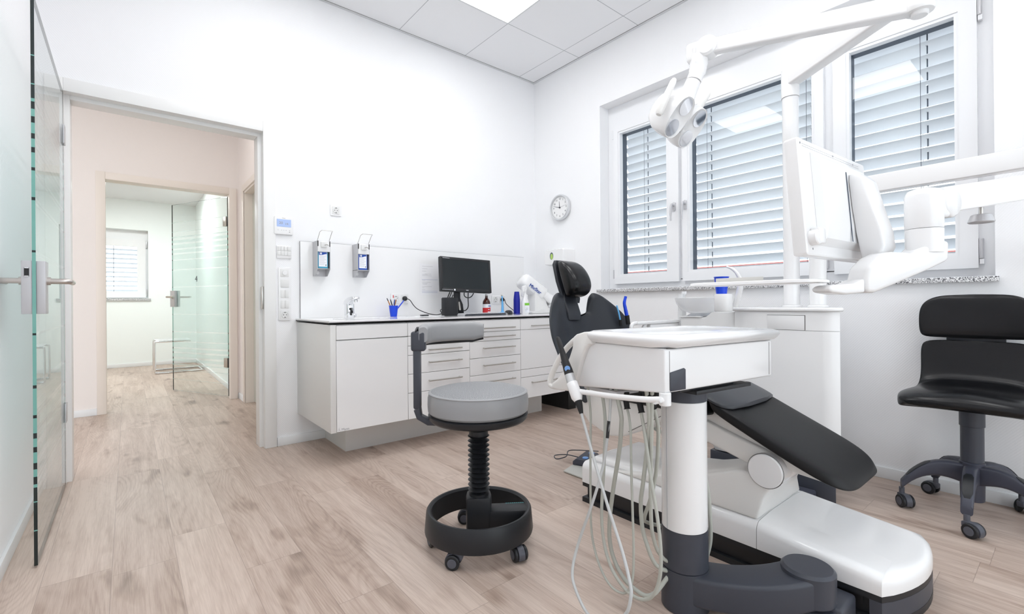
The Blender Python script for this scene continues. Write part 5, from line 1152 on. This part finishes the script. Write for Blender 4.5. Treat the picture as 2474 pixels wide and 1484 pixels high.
# ================================================================== WATER UNIT TOWER
t = thing('water_unit', (2.75, 1.1, 0), 0, 'tall white water unit cabinet with two poles under the window', 'water unit')
TX = 2.53
def tower_plan(i=0.0, y1=1.183, rnd=.03):
    # near corner (-Y side) is chamfered and the side runs back towards the wall
    return [(TX+i, y1-i*0), (TX+i, .775+i), (TX+.006+i, .752+i), (TX+.020+i, .726+i), (TX+.042+i, .712+i), (3.02-i, .875+i), (3.02-i, y1)]
b = NB(); prism(b, tower_plan(0), 'z', .125, .813); obj('lower_body', b, 'plastic', t)
b = NB(); prism(b, tower_plan(0), 'z', .8145, .905); uo = obj('upper_body', b, 'plastic', t)
b = NB(); bx(b, TX-.0025, TX, .846, 1.015, .8155, .8865, .001); obj('flap', b, 'plastic', uo)
b = NB(); bx(b, TX-.0008, TX+.001, .843, .846, .8150, .8885); bx(b, TX-.0008, TX+.001, .843, 1.018, .8865, .8885); obj('seam', b, 'shadow', uo)
b = NB(); prism(b, [(TX-.012, 1.200), (TX-.012, .77), (TX-.006, .74), (TX+.014, .712), (TX+.044, .696), (3.03, .862), (3.03, 1.200)], 'z', .906, .925, .007, 3); obj('top_plate', b, 'plastic', t)
b = NB(); prism(b, [(2.535, 1.33), (2.535, .79), (2.56, .73), (3.0, .88), (3.0, 1.33)], 'z', 0, .124, .004); obj('plinth', b, 'grey', t)
b = NB(); prism(b, [(2.139, 1.48), (2.139, .80), (2.533, .80), (2.533, 1.48)], 'z', .0, .055, .012, 3); obj('hose_cover', b, 'slate', t, label='low dark floor cover')
# step down side with the bowl
b = NB(); prism(b, [(1.1845, .13), (1.30, .13), (1.505, .45), (1.505, .862), (1.500, .866), (1.375, .866), (1.350, .872), (1.315, .897), (1.300, .900), (1.1845, .900)], 'x', TX+.005, 2.98, .004); obj('bowl_console', b, 'plastic2', t)
b = NB(); bx(b, TX-.004, 2.99, 1.375, 1.512, .867, .874, .003); obj('console_lid', b, 'plastic', t)
BW = (2.62, 1.420)
b = NB(); lathe(b, [(.035, .0), (.07, .003), (.115, .020), (.143, .060), (.150, .092), (.147, .094), (.140, .062), (.112, .026), (.066, .010), (.0005, .008)], (BW[0], BW[1], .888), 48); obj('spittoon_bowl', b, 'translucent', t, label='translucent rinsing bowl')
b = NB(); cyl(b, (BW[0], BW[1], .8745), (BW[0], BW[1], .890), .085, .06, 32); obj('bowl_socket', b, 'chrome', t)
b = NB(); loft(b, [[(2.60+p[0], 1.535+p[1], z) for p in rrect(w_, .03, .008, 3)] for z, w_ in ((.80, .05), (.88, .055), (.95, .05), (1.005, .045))]); lathe(b, [(.012, 0), (.016, .006), (.014, .02)], (2.60, 1.520, 1.0), 16); obj('rinse_arm', b, 'translucent', t)
b = NB(); prism(b, [(2.42+p[0], 1.190+p[1]) for p in sup(.085, .085, 24, .8)], 'z', .905, .998, .006); obj('cup_holder', b, 'plastic', t)
b = NB(); tube(b, [(2.47, 1.150, .93), (2.465, 1.130, 1.00), (2.46, 1.118, 1.05), (2.455, 1.125, 1.09), (2.45, 1.150, 1.125), (2.448, 1.185, 1.142)], [.016, .015, .013, .011, .009, .006], 12, 4); obj('cup_filler', b, 'plastic', t)
for i, (py, top) in enumerate(((.980, 2.045), (.857, 1.455))):
    b = NB(); lathe(b, [(.049, 0), (.048, .008), (.042, .012)], (2.75, py, .9255), 32); lathe(b, [(.0385, .938), (.0385, top)], (2.75, py, 0), 40); obj('pole', b, 'plastic', t)
b = NB(); bx(b, 2.745, 2.755, 1.01, 1.016, 1.02, 1.06, .001); obj('pole_clip', b, 'silver', t)
# assistant arm with suction
b = NB(); bx(b, 2.16, 2.60, 1.535, 1.575, .832, .850, .006); bx(b, 2.28, 2.60, 1.540, 1.570, .770, .832, .008); sa_ = obj('suction_arm', b, 'plastic', t)
b = NB(); tube(b, [(2.17, 1.555, .842), (2.14, 1.56, .838), (2.13, 1.562, .815), (2.15, 1.56, .785), (2.20, 1.557, .762), (2.27, 1.555, .765)], .011, 12, 5); tube(b, [(2.26, 1.555, .842), (2.215, 1.557, .80), (2.18, 1.557, .77)], .009, 10, 4); obj('hose_rest', b, 'plastic', sa_)
b = NB(); tube(b, [(2.245, 1.548, .80), (2.215, 1.55, .785), (2.19, 1.552, .750)], .013, 12, 4); obj('hose_grip', b, 'black', sa_)
t = thing('suction_tube', (2.13, 1.60, .86), 0, 'thick blue suction tip standing in a black holder behind the backrest', 'suction tip')
b = NB(); tube(b, [(2.155, 1.610, .885), (2.145, 1.612, .925), (2.140, 1.614, .955), (2.150, 1.612, .99)], [.0105, .0095, .0088, .0082], 14, 5); obj('tip', b, 'blue', t)
b = NB(); cyl(b, (2.163, 1.606, .835), (2.156, 1.609, .884), .012, .0125, 20); obj('holder', b, 'rubber', t)
t = thing('saliva_ejector', (2.10, 1.63, .86), 0, 'thin light blue suction tip beside the thick blue one', 'suction tip')
b = NB(); tube(b, [(2.135, 1.640, .86), (2.125, 1.642, .90), (2.112, 1.645, .94)], .0045, 10, 4); obj('tip', b, 'lblue', t)
b = NB(); cyl(b, (2.139, 1.639, .825), (2.136, 1.640, .86), .008, .009, 16); obj('holder', b, 'rubber', t)
b = NB(); lathe(b, [(.0255, 0), (.0265, .001), (.0360, .086), (.0378, .087), (.0378, .090), (.0345, .090), (.0255, .004), (.0005, .003)], (2.42, 1.200, .9985), 28); tag(obj('rinsing_cup', b, 'blue'), 'bright blue rinsing cup in the white holder of the water unit', 'cup')

# ================================================================== LAMP ON ITS ARMS
t = thing('operating_lamp', (2.34, .382, 2.05), 0, 'white dental operating lamp hanging from its jointed arms over the chair', 'lamp')
EL = Vector((2.34, .382, 0))
def beam(bm, p0, p1, w_, h_, r_, w1=None, h1=None, tdown=0):
    p0, p1 = Vector(p0), Vector(p1); d = (p1-p0).normalized(); s_ = d.cross(Vector((0, 0, 1))).normalized(); u_ = s_.cross(d)
    w1 = w1 or w_; h1 = h1 or h_
    f = lambda p, a, c: [tuple(p+s_*q[0]+u_*q[1]) for q in rrect(a, c, r_, 4)]
    loft(bm, [f(p0, w_, h_), f(p1, w1, h1)])
b = NB(); lathe(b, [(.0425, 2.047), (.0425, 2.150), (.040, 2.198), (.030, 2.203), (.0005, 2.203)], (2.75, .980, 0), 36); beam(b, (2.742, .968, 2.152), (2.345, .390, 2.152), .066, .092, .010, .060, .085); obj('extension_arm', b, 'plastic', t)
b = NB(); cyl(b, (EL.x, EL.y, 2.042), (EL.x, EL.y, 2.240), .028, seg=32, bev=.004); obj('elbow_pin', b, 'plastic', t)
W1 = Vector((2.165, 1.125, 2.180)); W0 = Vector((2.335, .400, 2.094))
b = NB(); beam(b, W0, W1, .056, .078, .009, .050, .066); lathe(b, [(.030, 2.056), (.044, 2.058), (.047, 2.064), (.047, 2.098), (.042, 2.106)], (EL.x, EL.y, 0), 36); obj('spring_arm', b, 'plastic', t)
b = NB(); dd = (W1-W0).normalized(); ss = dd.cross(Vector((0, 0, 1))).normalized()
cyl(b, W1-ss*.040+dd*.005, W1+ss*.040+dd*.005, .048, seg=32, bev=.010); bx(b, -.045, .045, -.034, .034, -.050, .040, .014, 3, mtx=Matrix.Translation(W1+dd*.055+Vector((0, 0, -.01))) @ Matrix.Rotation(math.atan2(dd.y, dd.x), 4, 'Z')); obj('wrist', b, 'plastic', t)
WR = W1+dd*.075
b = NB(); tube(b, [Vector((2.150, 1.165, 2.185)), Vector((2.155, 1.172, 2.130)), Vector((2.153, 1.178, 2.085)), Vector((2.138, 1.190, 2.035))], [.040, .042, .040, .036], 28, 5); obj('neck', b, 'plastic', t)
N0 = Vector((2.136, 1.192, 2.031)); N1 = Vector((2.095, 1.225, 1.905))
b = NB(); cyl(b, N0, N1, .035, .040, 28); obj('neck_tube', b, 'plastic', t)
# lamp head: two rounded lobes joined by a bridge, two mirrors in each
HC = Vector((2.120, 1.232, 1.842))
fz = Vector((-.063, -.807, -.588)).normalized()      # the way the mirrors face
e1 = Vector((.986, .043, -.165)); e1 = (e1-fz*e1.dot(fz)).normalized(); e2 = fz.cross(e1)
HM = Matrix((e1, e2, fz)).transposed().to_4x4(); HM.translation = HC
for side in (-1, 1):
    b = NB()
    loft(b, [[HM @ Vector((side*(.066+.010*min(1, -min(z, 0)/.1))+p[0]*s_, p[1]*s_, z)) for p in sup(.132, .212, 44, .80)] for z, s_ in ((-.150, .20), (-.144, .42), (-.122, .70), (-.085, .90), (-.045, .99), (-.010, 1.0), (.012, .965), (.016, .94), (.012, .90))])
    lo_ = obj('lamp_lobe', b, 'plastic', t, smooth=60)
    for q in (-1, 1):
        b = NB(); loft(b, [[HM @ Vector((side*.068+.038*math.cos(a), q*.053+.041*math.sin(a), z)) for a in [2*PI*k/32 for k in range(32)]] for z in (.0125, .0155)]); obj('reflector', b, 'reflector', lo_)
b = NB(); bx(b, -.03, .03, -.060, .060, -.10, .004, .012, 3, mtx=HM); bg_ = obj('bridge', b, 'plastic', t); b = NB(); bx(b, -.014, .012, -.050, -.030, .0042, .0062, .001, mtx=HM); obj('sensor', b, 'gasket', bg_)
b = NB(); bx(b, -.014, .012, .002, .012, .0042, .0060, .001, mtx=HM); obj('indicator', b, mat('amber', srgb(230, 190, 150), .4), bg_)
for p0, p1 in ((Vector((1.945, 1.262, 1.845)), Vector((2.005, 1.213, 2.015))), (Vector((2.262, 1.255, 1.925)), Vector((2.318, 1.209, 2.035)))):
    b = NB(); d_ = (p1-p0)
    tube(b, [p0, p0+d_*.06, p0.lerp(p1, .5), p0+d_*.92, p0+d_*.99, p0+d_*1.02], [.012, .019, .0170, .0150, .011, .004], 18, 0); obj('grip', b, 'cream', t)

# ================================================================== SCREEN AND TRAY ON THE SPRING ARM
t = thing('tray_arm', (1.845, .294, 1.05), 0, 'white jointed arm from the water unit carrying tray and screen', 'support arm')
b = NB(); beam(b, (2.745, .905, 1.506), (2.70, -.03, 1.506), .062, .080, .004); lathe(b, [(.046, 1.456), (.048, 1.46), (.048, 1.548), (.042, 1.556), (.0005, 1.557)], (2.75, .857, 0), 32); obj('extension_arm', b, 'plastic', t)
b = NB(); cyl(b, (2.70, -.05, 1.33), (2.70, -.05, 1.56), .055, seg=32, bev=.01); obj('elbow', b, 'plastic', t)
b = NB(); beam(b, (2.69, -.035, 1.398), (1.90, .275, 1.258), .055, .083, .006, .05, .078); obj('spring_arm', b, 'plastic', t)
JX, JY = 1.850, .296
b = NB(); lathe(b, [(.044, 1.172), (.046, 1.176), (.046, 1.270), (.040, 1.286), (.024, 1.292), (.0005, 1.293)], (JX, JY, 0), 40); bx(b, -.01, .075, -.032, .032, 1.205, 1.290, .014, 3, mtx=Matrix.Translation((JX, JY, 0)) @ Matrix.Rotation(math.atan2(-.31, .79), 4, 'Z')); cyl(b, (1.915, .235, 1.252), (1.935, .305, 1.252), .045, seg=32, bev=.008); obj('joint', b, 'plastic', t, smooth=60)
b = NB(); lathe(b, [(.045, 1.100), (.0455, 1.1705)], (JX, JY, 0), 40); obj('joint_base', b, 'plastic', t)
b = NB(); lathe(b, [(.030, 1.155), (.033, 1.158), (.025, 1.180), (.021, 1.182)], (2.118, .199, .050), 24); cyl(b, (2.118, .199, 1.231), (2.118, .199, 1.262), .005, seg=12, mi=1); obj('brake_knob', b, ['silver', 'steel'], t)
# carrier link: polygon in the vertical plane from joint to tray
LD = Vector((1.560-JX, .470-JY, 0)); LL = LD.length; LD.normalize(); LN = Vector((-LD.y, LD.x, 0))
LMx = Matrix((LD, Vector((0, 0, 1)), LN)).transposed().to_4x4(); LMx.translation = Vector((JX, JY, 0))
b = NB(); prism(b, [(-.048, 1.135), (-.046, 1.075), (.02, 1.048), (.14, 1.003), (.205, .980), (.235, .982), (.235, 1.022), (.225, 1.055), (.19, 1.085), (.155, 1.100), (.10, 1.098), (.07, 1.096), (.045, 1.108), (.02, 1.130)], 'z', -.036, .036, .012, 3, mtx=LMx, ang=25); obj('carrier', b, 'plastic', t, smooth=55)
b = NB(); prism(b, [(.236, 1.022), (.236, .981), (.30, .976), (.345, .982), (.355, .992), (.34, 1.003), (.27, 1.008)], 'z', -.034, .034, .008, 3, mtx=LMx, ang=25); obj('tray_bracket', b, ['plastic', 'plastic2'], t)
t2 = thing('instrument_tray', (1.56, .65, 1.0), 0, 'thin white oval edged tray held level by the jointed arm', 'tray')
b = NB(); tr = [(1.545+p[0], .660+p[1]) for p in sup(.17, .40, 44, .5)]
c_ = Vector((1.545, .660))
def trr(s, z): return [(c_.x+(x-c_.x)*s, c_.y+(y-c_.y)*s, z) for x, y in tr]
b.transform(Matrix()); loft(b, [trr(.94, 1.0225-.012), trr(.985, 1.0235-.011), trr(1.0, 1.012), trr(.99, 1.019), trr(.965, 1.021), trr(.95, 1.016), trr(.93, 1.013)]); obj('tray', b, 'plastic', t2)
b = NB(); bx(b, 1.612, 1.616, .66, .82, 1.0215, 1.040, .001); obj('back_edge', b, mat('greige_plastic', (.62, .61, .58), .4), t2)
# screen seen from behind
t3 = thing('patient_screen', (1.73, .48, 1.08), 0, 'white flat patient screen seen from behind, on the jointed arm', 'screen')
SA = math.radians(-4.0); tilt = math.radians(4.5)
SM = Matrix.Translation((1.458, .478, 1.088)) @ Matrix.Rotation(SA, 4, 'Z') @ Matrix.Rotation(-tilt, 4, 'X')
SW, SHt = .50, .338
b = NB(); loft(b, [[(SW/2+p[0], y, SHt/2+p[1]) for p in rrect(SW-2*i, SHt-2*i, max(.003, .008-i), 3)] for y, i in ((.0, .004), (.003, 0), (.034, 0), (.038, .003))]); b.transform(SM); sc_ = obj('housing', b, 'plastic', t3)
b = NB(); bx(b, .012, SW-.012, .0382, .0392, .012, SHt-.012, mtx=SM); obj('display', b, 'screen', t3)
b = NB()
loft(b, [[(x, -.0005, z) for x, z in ((.075, .030), (.42, .030), (.42, .305), (.075, .305))], [(x, -.018, z) for x, z in ((.092, .050), (.42, .050), (.42, .292), (.092, .292))], [(x, -.022, z) for x, z in ((.11, .10), (.42, .10), (.42, .285), (.11, .285))]]); b.transform(SM); obj('rear_cover', b, 'plastic', t3, smooth=12)
b = NB()
for k in range(62):
    x = .030+.0068*k
    for z in (.322, .3155): cyl(b, SM @ Vector((x, .0035, z)), SM @ Vector((x, -.0004, z)), .0012, seg=6)
o = obj('vent_holes', b, 'greytxt', sc_); o['kind'] = 'stuff'
for x, z in ((.016, .322), (.24, .322), (.40, .322), (.035, .018)):
    b = NB(); cyl(b, SM @ Vector((x, .002, z)), SM @ Vector((x, -.001, z)), .003, seg=12); obj('screw', b, 'greytxt', sc_)
b = NB(); cyl(b, SM @ Vector((.030, .01, .048)), SM @ Vector((.030, -.022, .048)), .022, seg=28, bev=.003); bx(b, .026, .072, -.024, .0, .030, .076, .006, mtx=SM); obj('side_knob', b, 'plastic', t3)
b = NB(); R = []
for z, w_, dp, xo in ((.000, .095, .050, .365), (.03, .105, .066, .360), (.08, .115, .066, .350), (.16, .120, .052, .340), (.240, .120, .040, .335), (.262, .105, .026, .335)):
    R.append([SM @ Vector((xo+p[0], -.0225-dp/2+p[1], z)) for p in rrect(w_, dp, .009, 4)])
loft(b, R); o = obj('screen_bracket', b, 'plastic', t3, smooth=60)
b = NB(); bx(b, .262, .268, -.0232, -.0225, .05, .268, mtx=SM); obj('seam', b, 'gasket', t3)

# ================================================================== FAR ROOM CHAIR AND DOOR NUMBER
text('number', '4', .092, _mw(d2) @ Matrix(((-1, 0, 0, .545), (0, 0, 1, .0056), (0, 1, 0, 1.235), (0, 0, 0, 1))), 'ink', d2)
t = thing('tube_frame_stool', (.56, 8.4, 0), 0, 'chrome cantilever tube frame seat in the far treatment room', 'chair')
b = NB(); ro = .0125
tube(b, [(.70, 8.18, .450), (.34, 8.18, .450), (.30, 8.18, .445), (.285, 8.18, .41), (.285, 8.18, .06), (.295, 8.18, .025), (.335, 8.18, .0135), (.80, 8.18, .0135), (.83, 8.20, .0135), (.84, 8.24, .0135), (.84, 8.58, .0135), (.83, 8.62, .0135), (.80, 8.64, .0135), (.335, 8.64, .0135), (.295, 8.64, .025), (.285, 8.64, .06), (.285, 8.64, .41), (.30, 8.64, .445), (.34, 8.64, .450), (.70, 8.64, .450)], ro, 12, 4); obj('frame', b, 'chrome', t)
b = NB(); prism(b, [(.30, 8.195), (.70, 8.195), (.70, 8.625), (.30, 8.625)], 'z', .455, .466, .004); obj('seat', b, 'seatmesh', t)
